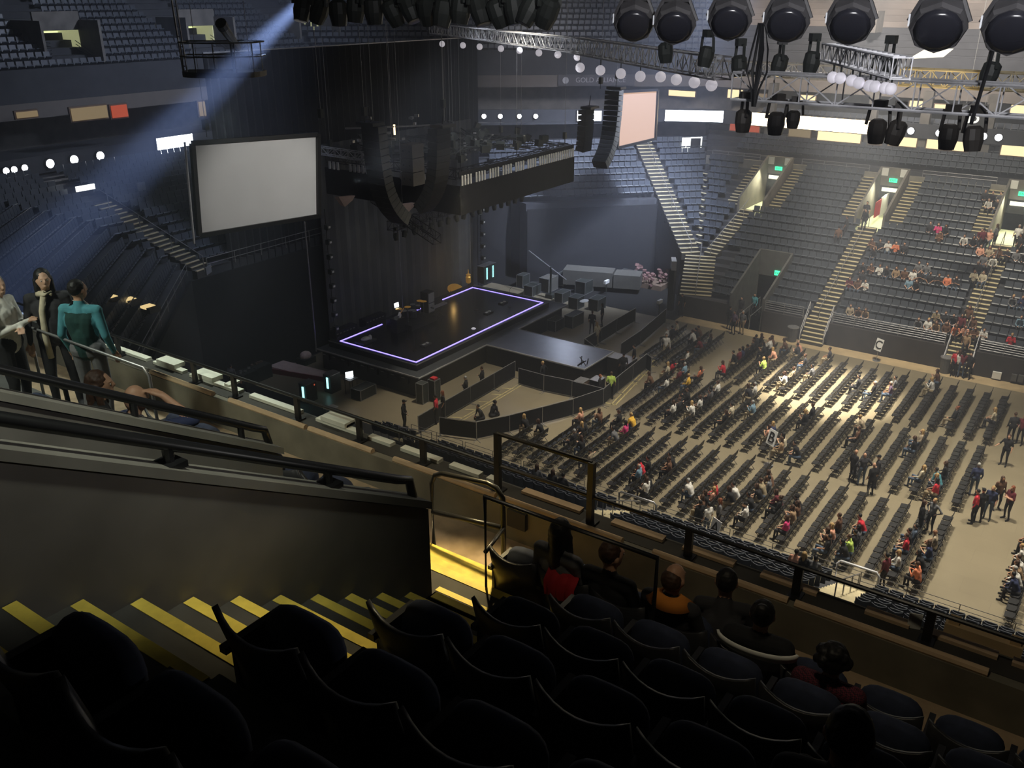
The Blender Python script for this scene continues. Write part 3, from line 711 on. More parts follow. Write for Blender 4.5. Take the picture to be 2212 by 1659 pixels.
for i, (x, y) in enumerate(((-40.9, 39.4), (-40.9, 42.2), (-41.0, 52.6))):
    o = obj_at('amplifier_stack', x, y, 1.4 if i < 2 else 0, ['low dark amplifiers behind the left LED line', 'dark guitar racks behind the drum kit', 'dark stack behind the right stage corner'][i], 'amplifier')
    mb(M_black).box(-.3, .3, -1.0, 1.0, 0, .55).build('cabinet', o); b = mb(M_steel)
    for k in range(6): b.box(.28, .32, -.9+.3*k, -.75+.3*k, .35, .42)
    b.build('fittings', o)
# gold instrument and cyan meters behind the right corner
Pg = at(984, 624, X=-41.2); g = obj_at('gong', -41.2, Pg.y, Pg.z-.95, 'golden lit disc behind the right end of the stage', 'gong')
mb(M_gold).lathe([(.05, .14), (.5, .08), (.62, 0), (.62, -.05)], (0, 0, .95), 20, q=Vector((.35, -.2, .9)).to_track_quat('Z', 'Y')).build('disc', g); mb(M_rail).bar((0, -.6, -.8), (0, -.6, .95), .03).bar((0, .6, -.8), (0, .6, .95), .03).bar((0, -.6, .85), (0, .6, .85), .03).build('frame', g)
Pg = at(1012, 612, X=-41.3); g = obj_at('gold_urn', -41.3, Pg.y, Pg.z, 'golden lantern-like urn beside the golden disc', 'urn')
mb(M_gold).lathe([(.1, 0), (.2, .1), (.22, .5), (.14, .6), (.2, .7), (.05, .8), (.03, 1.1)], n=12).use(M_rail).bar((0, 0, -Pg.z), (0, 0, 0), .04).build('body', g)
light('gold_lamp', 'POINT', (-40.6, 50.6, 3.6), 14, (1, .62, .2), size=.1)
for i, (px, py) in enumerate(((1045, 607), (1058, 602), (666, 828), (718, 808))):
    P = at(px, py, X=-40.9 if i < 2 else -38.2)
    if i >= 2: P = at(px, py+18, z=.55)
    o = obj_at('equipment_rack', P.x, P.y, 0 if i >= 2 else 1.2, ['rack with white-blue meter column behind the right stage corner', 'second rack with blue meter column behind the right stage corner', 'tall rack with cyan meter column left of the laptop table', 'rack with cyan meter column nearest the stage'][i], 'equipment rack')
    h = 1.15 if i >= 2 else 1.3
    mb(M_case).box(-.32, .3, -.4, .4, 0, h).use(M_steel).box(-.34, .32, -.42, .42, h, h+.03).build('case', o)
    b = mb(M_cyan)
    if i < 2:
        for k in range(9): b.box(.3, .34, -.05, .08, .25+(h-.35)*k/9, .25+(h-.35)*k/9+.06)
    else: b.box(-.05, .08, -.44, -.4, .3, h-.15)
    b.build('meter', o)
    if i == 2: mb(M_redlit).box(.3, .34, .2, .26, h-.2, h-.12).build('red_lamp', o)
# laptop table and road case left of the stage
P = at(760, 850, z=0); o = obj_at('laptop_table', P.x, P.y, 0, 'small table with a glowing white laptop left of the stage', 'table')
mb(M_case).box(-.3, .3, -.35, .35, .95, 1.0).bar((-.2, -.3, 0), (-.2, -.3, .95), .02).bar((.2, .3, 0), (.2, .3, .95), .02).bar((-.2, .3, 0), (-.2, .3, .95), .02).bar((.2, -.3, 0), (.2, -.3, .95), .02).build('table', o)
o2 = obj_at('laptop', P.x, P.y, 1.0, 'bright laptop on the small table left of the stage', 'laptop'); mb(M_steel).box(-.15, .15, -.2, .2, 0, .02).build('base', o2); mb(M_monitor).obox((-.12, .03, .2), .02, .48, .36, R(-25)).build('lit_display', o2)
def road_case(px, py, sx, sy, sz, rz, label, m=None, z0=0, top=None):
    P = at(px, py, z=z0+sz*.5); o = obj_at('road_case', P.x, P.y, z0, label, 'road case', rz)
    mb(m or M_case).box(-sx/2, sx/2, -sy/2, sy/2, 0, sz).build('body', o)
    b = mb(M_steel)
    for x in (-sx/2, sx/2):
        for y in (-sy/2, sy/2): b.box(x-.02, x+.02, y-.02, y+.02, 0, sz+.01)
    for z in (0.01, sz):
        for x in (-sx/2, sx/2): b.box(x-.015, x+.015, -sy/2, sy/2, z-.015, z+.015)
        for y in (-sy/2, sy/2): b.box(-sx/2, sx/2, y-.015, y+.015, z-.015, z+.015)
    b.build('edging', o)
    if top: mb(top).box(-sx/3, sx/3, -sy/3, sy/3, sz+.015, sz+.12).build('lid_load', o)
    return o
road_case(785, 845, .8, 1.3, .65, 0, 'metal-edged road case between the laptop table and the stage corner')
road_case(912, 848, .5, .5, 1.25, 0, 'upright case at the near stage corner, left of the red sign')
road_case(938, 842, .5, .5, 1.35, 0, 'upright case carrying a small red sign at the stage corner', top=M_red)
cases = [(1150, 625, .8, 1.2, .8, M_case, 'dark case behind the right stage edge, nearest the LED corner'), (1185, 612, .9, 1.4, 1.1, M_tarp, 'tall pale box behind the right side of the stage'), (1215, 640, .7, 1.2, .8, M_case, 'dark equipment case beneath the crane arm'), (1245, 652, .8, 1.0, .9, M_case, 'dark case left of the round white tray'), (1262, 618, .9, 1.3, 1.0, M_case, 'black case between the pale box and the black screen'),
         (1220, 600, .6, 1.4, 1.0, M_case, 'black case row behind the white clutter'), (1130, 605, .6, 1.0, 1.0, M_case, 'case behind the cyan meter racks'), (1240, 690, .7, 1.5, .9, M_case, 'case beside the right side of the runway, under the deck corner'), (1200, 700, .7, 1.1, .8, M_case, 'case tucked between runway and right deck'), (1290, 655, .8, 1.2, .9, M_case, 'case against the stage-right barricade'),
         (1352, 600, 1.2, 1.6, 1.0, M_case, 'black case below the pinkish heap'), (1150, 660, .5, .8, .6, M_case, 'low case on the right stage side')]
for (px, py, a, b_, c_, m_, lab) in cases: road_case(px, py, a, b_, c_, 0, lab, m_)
o = obj_at('white_tray', *at(1262, 650, z=1.0)[:2], 1.0, 'oval white tray standing on gear right of the stage', 'tray'); mb(M_white).ell((0, 0, 0), .3, .45, .05).build('tray', o)
P = at(1300, 575, z=1.9); o = obj_at('covered_cart', P.x, P.y, 0, 'long grey sheet-covered carts at the foot of the far black wall', 'covered cart', R(20))
mb(M_tarp).box(-3.0, 1.0, -.8, .8, .4, 1.6).build('cover', o); mb(M_tarp).box(1.1, 3.2, -.8, .8, .4, 1.5).build('cover', o)
P = at(1400, 595, z=.8); o = obj_at('equipment_pile', P.x, P.y, 0, 'pinkish heap of packed gear at the foot of the Y stairs', 'pile'); b = mb(mat('dusky_wrap', (.22, .12, .11), .9))
random.seed(3)
for k in range(40): b.obox((random.uniform(-1.6, 1.6), random.uniform(-1, 1), random.uniform(.3, 1.3)), .3, .25, .15, random.random()*3, random.random(), 0)
mb(M_brown).box(-1.7, 1.7, -1, 1, 0, .4).build('base', o); b.build('bundles', o)
P = at(1190, 590, z=2.0); o = obj_at('camera_crane', P.x, P.y, 0, 'long slanting camera crane arm right of the stage', 'crane'); mb(M_steel).bar((-2.4, .5, 3.3), (1.6, -.3, 1.8), .06, 6).build('arm', o); mb(M_case).bar((0, 0, 0), (0, 0, 2.5), .08).box(-.3, .3, -.3, .3, 0, .3).build('pedestal', o)
P = at(1455, 570, z=3.6); o = obj_at('white_case', P.x, P.y, 0, 'grey-white box on a dark post at the end of the black wall', 'box'); mb(M_black).box(-.2, .2, -.2, .2, 0, 3.2).build('post', o); mb(M_steel).obox((0, 0, 3.6), .35, 1.2, .7, .5).build('box', o)
for (px, py, lab) in ((1425, 655, 'small white lamp cluster at the end of the right barricade'), (1310, 612, 'white monitor on a stand beside the covered carts')):
    P = at(px, py, z=.9); o = obj_at('work_lamp', P.x, P.y, 0, lab, 'lamp'); mb(M_case).bar((0, 0, 0), (0, 0, .9), .04).build('stand', o); mb(M_white).box(-.1, .1, -.3, .3, .9, 1.15).build('lit_head', o)
# pale sloping ramp boards and dark gear on the stage-left side
P = at(650, 800, z=.2); o = obj_at('loading_ramp', P.x, P.y, 0, 'pale pinkish sloping ramp board left of the stage', 'ramp', R(14))
mb(M_peachcloth).add([(-3.2, -.6, .55), (2.6, -.6, .02), (2.6, .6, .02), (-3.2, .6, .55), (-3.2, -.6, 0), (2.6, -.6, 0), (2.6, .6, 0), (-3.2, .6, 0)], [(0, 1, 2, 3), (7, 6, 5, 4), (0, 4, 5, 1), (1, 5, 6, 2), (2, 6, 7, 3), (3, 7, 4, 0)]).build('board', o); mb(mat('dark_red_edge', (.2, .03, .04), .7)).box(-3.2, 2.6, -.7, -.6, 0, .3).box(-3.25, -3.15, -.7, .7, 0, .6).build('edge', o)
P = at(660, 765, z=.6); o = obj_at('wrapped_bundle', P.x, P.y, 0, 'white bundle lying on the ramp near the left stage corner', 'bundle'); mb(M_peachcloth).ell((0, 0, .5), .35, .4, .3).build('wrap', o); mb(M_case).box(-.4, .4, -.5, .5, 0, .4).build('crate', o)
for i, (px, py) in enumerate(((500, 790), (540, 770), (590, 765), (620, 745), (560, 800), (530, 815))):
    P = at(px, py, z=.5); o = obj_at('backstage_crate', P.x, P.y, 0, ['dark crate with bright bits beside the wooden ladder', 'dark crate behind the brown hanging coats', 'dark drum cases at the foot of the black drape', 'dark case nearest the left stage pole', 'crate behind the dark backstage worker', 'low crate in front of the dark backstage worker'][i], 'crate')
    mb(M_case).box(-.5, .5, -.6, .6, 0, .9).build('body', o); b = mb([M_white, M_brown, M_steel][i % 3])
    for k in range(5): b.obox((random.uniform(-.4, .4), random.uniform(-.5, .5), .98), .12, .16, .1, random.random()*3)
    b.build('clutter', o)
P = at(462, 810, z=1.2); o = obj_at('wooden_ladder', P.x, P.y, 0, 'dim tan ladder frame standing in the dark backstage', 'ladder'); b = mb(M_brown).bar((0, -.25, 0), (0, -.25, 2.4), .03).bar((0, .25, 0), (0, .25, 2.4), .03)
for k in range(6): b.bar((0, -.25, .3+.36*k), (0, .25, .3+.36*k), .025)
b.build('ladder_frame', o)
P = at(715, 885, z=.4); o = obj_at('white_stool', P.x, P.y, 0, 'small white stool alone on the dark floor left of the guard', 'stool'); mb(M_white).box(-.25, .25, -.35, .35, .5, .56).build('seat', o)
for s in (-.2, .2):
    for s2 in (-.25, .25): mb(M_steel).bar((s, s2, 0), (s*.8, s2*.8, .5), .015, 5).build('leg', o)

# ---------------------------------------------------------------- crowd barricades
def barricade(pts, lab, mats=None, h=1.1, black=True):
    """pts: floor points; one thing per panel"""
    for i, (p, q) in enumerate(zip(pts, pts[1:])):
        p = Vector(p); q = Vector(q); d = q-p; L = d.length; a = math.atan2(d.y, d.x)
        o = empty('crowd_barricade', (p.x, p.y, 0), a); tag(o, lab[i], 'barricade', 'covered barricades around the stage')
        mb(M_cloth).box(.03, L-.03, -.02, .02, .12, h-.05).build('black_cover', o)
        b = mb(M_steel).bar((0, 0, h), (L, 0, h), .02, 5).bar((0, 0, .1), (L, 0, .1), .018, 5).bar((0, 0, 0), (0, 0, h), .022, 5).bar((L, 0, 0), (L, 0, h), .022, 5); b.build('frame', o)
        mb(M_steel).bar((.05, -.4, .01), (.05, .4, .03), .02, 4).bar((L-.05, -.4, .01), (L-.05, .4, .03), .02, 4).build('foot', o)
T = lambda x, y: at(x, y, z=1.1)[:2]
barricade([T(949, 901), T(1029, 911), T(1101, 896), T(1172, 878), T(1238.6, 861), T(1304, 839.5)], ['black-covered barricade panel at the left end of the angled pit fence', 'second panel from the left of the angled pit fence', 'middle panel of the angled pit fence', 'fourth panel from the left of the angled pit fence', 'right-hand panel of the angled pit fence'])
barricade([(-29.3, 33.2), (-29.35, 35.6), (-29.4, 38.0), (-29.45, 40.4), (-29.5, 42.7)], ['inner barricade panel nearest the balcony, left of the pit', 'second inner barricade panel left of the pit', 'third inner barricade panel where the guards lean', 'inner barricade panel touching the runway'])
barricade([T(1120, 795), T(1175, 810), T(1236, 822), T(1304, 839.5)], ['pit panel along the near side of the runway, by the stage', 'pit panel behind the standing guard', 'pit panel at the runway end'])
barricade([T(1304, 839.5), T(1336, 812), T(1368, 787), T(1397, 764), T(1408, 772)], ['slatted barricade panel nearest the pit corner, by the first chairs', 'second barricade panel beside the floor chairs', 'third barricade panel beside the floor chairs', 'short end panel of the chair-side barricade'])
barricade([(-28.0, 48.6), (-28.1, 51.0), (-28.2, 53.4), (-28.2, 56.2)], ['far-side barricade panel next to the runway gate', 'second far-side barricade panel', 'last far-side barricade panel by the portal'])
barricade([(-28.0, 48.6), (-26.4, 47.5), (-24.6, 47.4)], ['short barricade panel beside the far side of the runway', 'short barricade panel at the far runway corner'])
barricade([(-25.6, 49.2), (-25.7, 52.2), (-26.3, 57.3)], ['barricade panel left of the white-shirted walker', 'long barricade panel leading to the Y stairs'])
# table, desk and people stands round the runway end
for (px, py, sx, sy, sz, lab, m) in ((1255, 838, .6, .9, .95, 'grey cabinet under the near end of the runway', M_brown), (1290, 835, .6, .8, 1.0, 'dark desk beside the red-haired security guard', M_black), (1330, 790, .7, .9, 1.3, 'upright black box behind the runway end', M_black), (1352, 790, .9, 1.3, .8, 'low black table holding the crouching guard', M_black), (1157, 795, .5, .9, .6, 'white-topped locker under the runway, left of the guard', M_bin)):
    P = at(px, py, z=sz*.5); o = obj_at('security_stand', P.x, P.y, 0, lab, 'stand'); mb(m).box(-sx/2, sx/2, -sy/2, sy/2, 0, sz).build('body', o); mb(M_steel).box(-sx/2-.02, sx/2+.02, -sy/2-.02, sy/2+.02, sz, sz+.03).build('top', o)
P = at(1250, 775, z=1.4); o = obj_at('cable_bundle', -25.3, 43.9, 1.4, 'small heap of dark cables on the near corner of the runway', 'cables'); b = mb(M_black)
for k in range(6): b.bar((random.uniform(-.3, .3), random.uniform(-.3, .3), 0), (random.uniform(-.4, .4), random.uniform(-.4, .4), .45), .03, 5)
b.build('cables', o)
# yellow tape on the pit floor and beside the chairs
b = mb(M_tape)
def tape(p, q, w_=.05):
    p = Vector(p); q = Vector(q); d = (q-p).normalized(); s = Vector((-d.y, d.x))*w_
    b.add([(p.x-s.x, p.y-s.y, .006), (p.x+s.x, p.y+s.y, .006), (q.x+s.x, q.y+s.y, .006), (q.x-s.x, q.y-s.y, .006)], [(0, 3, 2, 1)])
for dx in (0, .22): tape((-28.6+dx, 34.8), (-28.7+dx, 42.3), .03)
for y in (36.2, 37.5, 38.8, 40.1, 41.2): tape((-28.6, y), (-29.2, y-.3), .04)
for dx in (0, .25): tape((-22.6+dx, 42.6), (-24.6+dx, 56.5), .035)
for y in (42.6, 44.3, 46.0, 47.6, 49.2, 51, 52.6, 54.3): tape((-23.5-.12*(y-42.6), y), (-22.3-.12*(y-42.6), y+.05), .04)
o = b.build('floor_tape'); tag(o, 'yellow tape lines stuck on the floor beside the barricades', 'tape')

# ---------------------------------------------------------------- drapes behind the stage
def drape(name, x, y0, y1, z0, z1, m, label, amp=.12, wl=.55):
    b = mb(m); n = int((y1-y0)/(wl/4)); v = []
    for k in range(n+1):
        y = y0+(y1-y0)*k/n; xx = x+amp*math.sin(k*PI/2)*random.uniform(.6, 1.2)
        v += [(xx, y, z0), (xx, y, z1), (xx-.06, y, z1), (xx-.06, y, z0)]
    fs = []
    for k in range(n):
        a = 4*k; c = a+4
        fs += [(a, c, c+1, a+1), (a+3, a+2, c+2, c+3), (a+1, c+1, c+2, a+2), (a, a+3, c+3, c)]
    b.add(v, fs); o = b.build(name); tag(o, label, 'drape'); return o
dr = drape('stage_drape', -43.2, 32.9, 57.6, 0, 19.0, M_cloth, 'tall black drape hanging behind the whole stage')
mb(M_steel).bar((-43.2, 32.9, 19.05), (-43.2, 57.6, 19.05), .05, 6).build('top_pipe', dr)
drape('backdrop', -42.0, 39.3, 54.9, 0.02, 13.5, M_backdrop, 'charcoal grey backdrop directly behind the stage deck', .06, .9)
# black wall below the cut-off corner seats
b = mb(M_cloth)
A = octa(10.78); strip(b, A[1], A[2], A[1]+Vector((.1, -.1)), A[2]+Vector((.1, -.1)), 0, rise(10.8)-.35)
struct(b.build('wall_far_corner'))
b = mb(M_cloth); A = octa(13.15)
strip(b, A[2], A[3], A[2]+Vector((.1, 0)), A[3]+Vector((.1, 0)), 0, rise(13.2)-.3); strip(b, A[3], A[4], A[3]+Vector((.1, .1)), A[4]+Vector((.1, .1)), 0, rise(13.2)-.3)
struct(b.build('wall_end_corner'))

# ---------------------------------------------------------------- hanging rig
def truss(b, A, B, h=.5, w_=.5, r=.028, bay=.55, rd=.016):
    A = Vector(A); B = Vector(B); d = (B-A); L = d.length; d.normalize(); s = Vector((-d.y, d.x, 0)).normalized()*w_/2; u = Vector((0, 0, h/2))
    ch = [(s+u), (s-u), (-s-u), (-s+u)]
    for c in ch: b.bar(A+c, B+c, r, 5)
    n = max(1, int(L/bay))
    for k in range(n):
        p = A+d*(L*k/n); q = A+d*(L*(k+1)/n)
        for i in range(4):
            c0, c1 = ch[i], ch[(i+1) % 4]
            b.bar(p+c0, p+c1, rd, 4)
            if i % 2: continue
            if k % 2: b.bar(p+c0, q+c1, rd, 4)
            else: b.bar(p+c1, q+c0, rd, 4)
    for i in range(4): b.bar(B+ch[i], B+ch[(i+1) % 4], rd, 4)
    return b
def truss_thing(A, B, label, m=M_alu, **k):
    o = truss(mb(m), A, B, **k).build('lighting_truss'); return tag(o, label, 'truss')
b = mb(M_rail)
rg = truss(b, (-31, 39.4, 12.9), (-31, 50.6, 12.9)); truss(b, (-41, 39.4, 12.9), (-31, 39.4, 12.9)); truss(b, (-41, 50.6, 12.9), (-31, 50.6, 12.9)); truss(b, (-41, 39.4, 12.9), (-41, 50.6, 12.9)); truss(b, (-36, 39.4, 12.9), (-36, 50.6, 12.9))
rig = b.build('stage_roof_rig'); tag(rig, 'black flown frame over the stage with a row of white slats', 'rig')
b = mb(M_cloth).box(-30.66, -30.6, 39.0, 51.0, 10.75, 12.35).box(-41, -30.66, 39.0, 39.06, 10.75, 12.35).box(-30.72, -30.66, 39.0, 51, 12.85, 13.1); b.build('black_valance', rig)
M_slat = mat('pale_slat', (.85, .84, .8), .5)
for k in range(46):
    if k % 5 != 4 or k > 30: mb(M_slat).box(-30.6, -30.55, 39.1+.258*k, 39.22+.258*k, 12.36, 12.90).build('slat', rig)
for k in range(11): 
    if 3 > k or k > 4: mb(M_slat).box(-40.6+.34*k, -40.44+.34*k, 38.95, 39.0, 12.3, 12.75).build('slat', rig); mb(M_slat).box(-36.6+.34*k, -36.44+.34*k, 38.95, 39, 12.3, 12.75).build('slat', rig)
b = mb(M_case); random.seed(11)
for k in range(46): b.obox((random.uniform(-40.5, -31.3), random.uniform(39.6, 50.4), 13.3+random.random()*.5), .5, .35, .4, random.random()*3, random.random()*.5)
for k in range(20): b.bar((random.uniform(-40.5, -31.3), random.uniform(39.6, 50.4), 13.1), (random.uniform(-40.5, -31.3), random.uniform(39.6, 50.4), 13.7), .04, 4)
b.build('rigged_gear', rig)
b = mb(M_steel)
for k in range(22): b.obox((random.uniform(-36, -31.1), random.uniform(39.6, 50.4), 13.35+random.random()*.7), .16, .1, .08, random.random()*3)
b.build('shiny_fittings', rig)
# chain hoists
hp = [(-31, 39.6), (-31, 45), (-31, 50.4), (-36, 39.6), (-36, 45), (-36, 50.4), (-41, 39.6), (-40.8, 45), (-40.8, 50.4), (-31, 32.3), (-30, 37), (-31, 57), (-30, 53), (-34.5, 38.6), (-34.5, 50.6), (-32.6, 24.5), (-31.5, 30.0), (-33, 41.5), (-33, 35)]
for i, (x, y) in enumerate(hp):
    zb = 13.2 if 0 <= i < 9 else (16.4 if i < 13 else (10.1 if i < 15 else (16.5 if i < 17 else 13.6)))
    o = empty('chain_hoist', (x, y, zb)); tag(o, ['chain hoist line at the near front corner of the black rig', 'chain hoist line at the front middle of the black rig', 'chain hoist line at the far front corner of the black rig', 'chain hoist line at the near side middle of the black rig', 'chain hoist line over the centre of the black rig', 'chain hoist line at the far side middle of the black rig', 'chain hoist line at the near rear corner of the black rig', 'chain hoist line at the rear middle of the black rig', 'chain hoist line at the far rear corner of the black rig', 'hoist line above the near side-facing speaker hang', 'hoist line above the near front speaker hang', 'hoist line above the far curved speaker hang', 'hoist line above the hidden far speaker hang', 'hoist line at the left end of the low light truss', 'hoist line at the right end of the low light truss', 'hoist line at the left of the blank video screen', 'hoist line at the right of the blank video screen', 'hoist line above the central grey speakers', 'hoist line beside the near speaker hangs'][i], 'chain hoist', 'chain hoists over the stage' if i < 9 else None)
    mb(M_steel).bar((0, 0, .7), (0, 0, 40-zb), .012, 4).build('chain', o); mb(M_case).box(-.1, .1, -.1, .1, .3, .7).bar((0, 0, 0), (0, 0, .3), .02).build('motor', o)
# speaker hangs
def line_array(x, y, z, face, n, label, curl=1.0, w_=1.1):
    """face: yaw of the front normal"""
    o = empty('speaker_hang', (x, y, z), face); tag(o, label, 'speakers')
    mb(M_rail).box(-.45, .35, -w_/2, w_/2, .05, .2).bar((-.1, 0, .2), (0, 0, .9), .03).build('bumper', o)
    px, pz, a = 0.0, 0.0, 0.0
    side = mat('speaker_side_paint', (.10, .10, .095), .6, var=.2); grille = mat('speaker_grille', (.018, .018, .02), .7, var=.3)
    for k in range(n):
        a += R((1.2 if k < n*.45 else 5.4)*curl); h = .35
        cx, cz = px-math.sin(a)*h/2, pz-math.cos(a)*h/2
        b = mb(side)
        m = Matrix.Rotation(a, 3, 'Y')
        pr = [(-.62, -.13), (0.0, -.165), (0.0, .165), (-.62, .13)]
        vs = [Vector((cx, yy, cz))+m@Vector((u, 0, v_)) for yy in (-w_/2, w_/2) for (u, v_) in pr]
        b.add(vs, [(0, 1, 2, 3), (7, 6, 5, 4), (0, 4, 5, 1), (3, 2, 6, 7), (0, 3, 7, 4)])
        b.use(grille).add([vs[1], vs[5], vs[6], vs[2]], [(0, 1, 2, 3)])
        m2 = [Vector((cx, yy, cz))+m@Vector((-.625, 0, v_)) for yy in (-w_/2+.05, w_/2-.05) for v_ in (-.11, .11)]
        b.add(m2, [(0, 1, 3, 2)])
        b.build('cabinet', o)
        px -= math.sin(a)*h; pz -= math.cos(a)*h
    return o
line_array(-30.9, 32.5, 16.2, -PI/2, 16, 'left half of the near U-shaped speaker pair, curling right', 1.0)
line_array(-30.0, 37.0, 15.7, 0, 14, 'right half of the near U-shaped speaker pair, curling left', 1.0)
line_array(-31.0, 57.0, 16.0, PI/2, 16, 'big curved black speaker hang in front of the peach screen', 1.0)
line_array(-31.5, 54.4, 14.9, 0, 8, 'short dark speaker hang left of the big curved one', .3)
for k, (dx, z) in enumerate(((0, 14.35), (0, 13.65), (0, 12.95))):
    o = obj_at('bass_cabinet', -31.0, 35.6, z, ['top grey bass speaker hanging between the curved hangs', 'middle grey bass speaker hanging between the curved hangs', 'bottom grey bass speaker hanging between the curved hangs'][k], 'speaker')
    mb(mat('grey_cabinet', (.12, .11, .10), .6)).box(-.4, .4, -.45, .45, 0, .66).build('body', o)
    b = mb(M_black)
    for s in (-.2, .2): b.lathe([(.03, -.01), (.05, .0)], (s, -.46, .33), 8, q=Vector((0, -1, 0)).to_track_quat('Z', 'Y'))
    b.build('handle_holes', o)
o = obj_at('hoist_frame', -31.4, 34.6, 15.4, 'tangle of steel shackles above the near speaker hangs', 'rigging'); b = mb(M_steel); random.seed(5)
for k in range(16): b.obox((random.uniform(-1.2, 1.0), random.uniform(-2.2, 2.6), random.uniform(-.6, 1.2)), .22, .12, .12, random.random()*3)
b.bar((-1, -2.2, .6), (1, 2.6, .4), .05); b.build('shackles', o)
mb(emis('small_orange_lamp', (1, .7, .4), 3)).bar((0, .2, .1), (0, .2, .6), .05).build('orange_lamp', o)
# low truss with moving lights over the stage front
truss_thing((-34.5, 37.5, 9.9), (-34.5, 51.2, 9.9), 'low black truss of moving lights over the stage front', M_rail)
def moving_light(x, y, z, s, label, m, grp, tilt=0, yaw=0, glow=None):
    o = empty('moving_light', (x, y, z), yaw); o.scale = (s, s, s); tag(o, label, 'stage light', grp)
    mb(m).box(-.1, .1, -.1, .1, -.02, .14).bar((-.2, 0, 0), (.2, 0, 0), .03, 5).bar((-.2, 0, -.02), (-.24, 0, -.34), .035, 5).bar((.2, 0, -.02), (.24, 0, -.34), .035, 5).build('yoke', o)
    q = Matrix.Rotation(tilt, 3, 'X').to_quaternion()
    b = mb(m).lathe([(.1, .14), (.17, .08), (.18, -.12), (.15, -.26), (.14, -.32)], (0, 0, -.36), 12, q=q); b.build('head', o)
    mb(glow or mat('lamp_lens', (.30, .30, .33), .15)).lathe([(.12, -.325), (.05, -.33)], (0, 0, -.36), 12, q=q).build('lens', o)
    return o
for k in range(17):
    moving_light(-34.5, 37.9+.8*k, 9.62, .9, 'small moving light, %s from the left on the low black stage truss' % nth(k), M_case, 'moving lights on the low stage truss', R(random.uniform(-25, 25)), random.random()*3, mat('pale_lens', (.5, .5, .52), .3))
truss_thing((-38.0, 40.0, 10.7), (-31.2, 37.6, 9.6), 'short black truss angling under the valance corner', M_rail)
# white cloth bundles below the rig
for (px, py, sx, lab) in ((750, 431, 1.2, 'white cloth bundle under the left end of the rig'), (884, 446, 1.1, 'white cloth bundle between the two curved speaker hangs'), (1198, 383, .9, 'pale cloth bundle under the right end of the rig')):
    P = at(px, py, X=-33.5 if px < 1100 else -31); b = mb(M_peachcloth); b.add([(P.x, P.y-sx/2, P.z+.25), (P.x, P.y+sx/2, P.z+.1), (P.x, P.y+sx/3, P.z-.1), (P.x, P.y-sx/6, P.z-.35), (P.x-.3, P.y-sx/2, P.z+.2), (P.x-.3, P.y+sx/2, P.z+.1), (P.x-.3, P.y+sx/3, P.z-.05), (P.x-.3, P.y-sx/6, P.z-.3)], [(0, 1, 2, 3), (7, 6, 5, 4), (0, 4, 5, 1), (1, 5, 6, 2), (2, 6, 7, 3), (3, 7, 4, 0)])
    tag(b.build('cloth_bundle'), lab, 'cloth')
# light towers at the sides of the backdrop
for (y, x, z1, lab) in ((38.7, -41.2, 9.6, 'dark ladder of small lamps left of the backdrop'), (55.0, -41.4, 8.8, 'dark ladder of small lamps right of the backdrop')):
    o = truss(mb(M_rail), (x, y, 0), (x+.001, y, z1), .4, .4).build('light_tower'); tag(o, lab, 'light tower')
    for k in range(9):
        mb(M_case).box(x+.2, x+.5, y-.15, y+.15, 1+.95*k, 1.3+.95*k).use(M_white).box(x+.5, x+.53, y-.08, y+.08, 1.1+.95*k, 1.22+.95*k).build('lamp', o)
tag(mb(M_steel).bar((-41, 37.0, 1.0), (-41, 37.0, 9.4), .05, 6).build('scaffold_pole'), 'slim grey pole standing left of the light tower', 'pole')
for (px, x1, x2, y0_, lab) in ((860, 860, 868, 500, 'thin cable hanging left of centre before the backdrop'), (1015, 1018, 1012, 430, 'thin cable hanging right of centre before the backdrop')):
    P = at(px, 470, X=-40.4); tag(mb(M_steel).bar((P.x, P.y, 1.85), (P.x, P.y, 10.6), .02, 4).build('hanging_cable'), lab, 'cable')
# video screens
def video_screen(TL, TR, BR, BL, m, label):
    n = (Vector(TR)-Vector(TL)).cross(Vector(BL)-Vector(TL)).normalized()*-1
    if n.x < 0: n = -n
    o = MB().use(m); c = [Vector(v) for v in (TL, TR, BR, BL)]; k = n*.12
    o.add([v for v in c]+[v-k for v in c], [(0, 3, 2, 1), (4, 5, 6, 7)]); s = o.build('video_screen'); tag(s, label, 'screen')
    f = mb(M_rail)
    for a, b_ in zip(c, c[1:]+c[:1]): f.bar(a+n*.02-(c[0]+c[2]-a-a)*.006, b_+n*.02, .13, 4)
    f.build('frame', s)
    return s
TL = at(415, 310, X=-33.1); TR = at(685, 290, X=-31.1); BR = at(688, 465, X=-31.1); BLc = at(432, 508, X=-33.1)
s = video_screen(TL, TR, BR, BLc, M_screen, 'large blank grey-white video screen hanging left of the speakers')
mb(M_alu).bar(TL+Vector((.0, -.35, .1)), BLc+Vector((0, -.35, -.3)), .05, 6).build('side_tube', s)
TL = at(1338, 199, X=-32.3); TR = at(1420, 194, X=-31.2); BR = at(1415, 299, X=-31.2); BLc = at(1334, 319, X=-32.3)
video_screen(TL, TR, BR, BLc, M_peach, 'blank video screen glowing peach beside the curved speaker hang')
truss_thing((-41.5, 36.6, 13.9), (-33.8, 36.2, 13.9), 'short pale truss piece between the blank screen and the speakers', M_alu, h=.4, w_=.4)
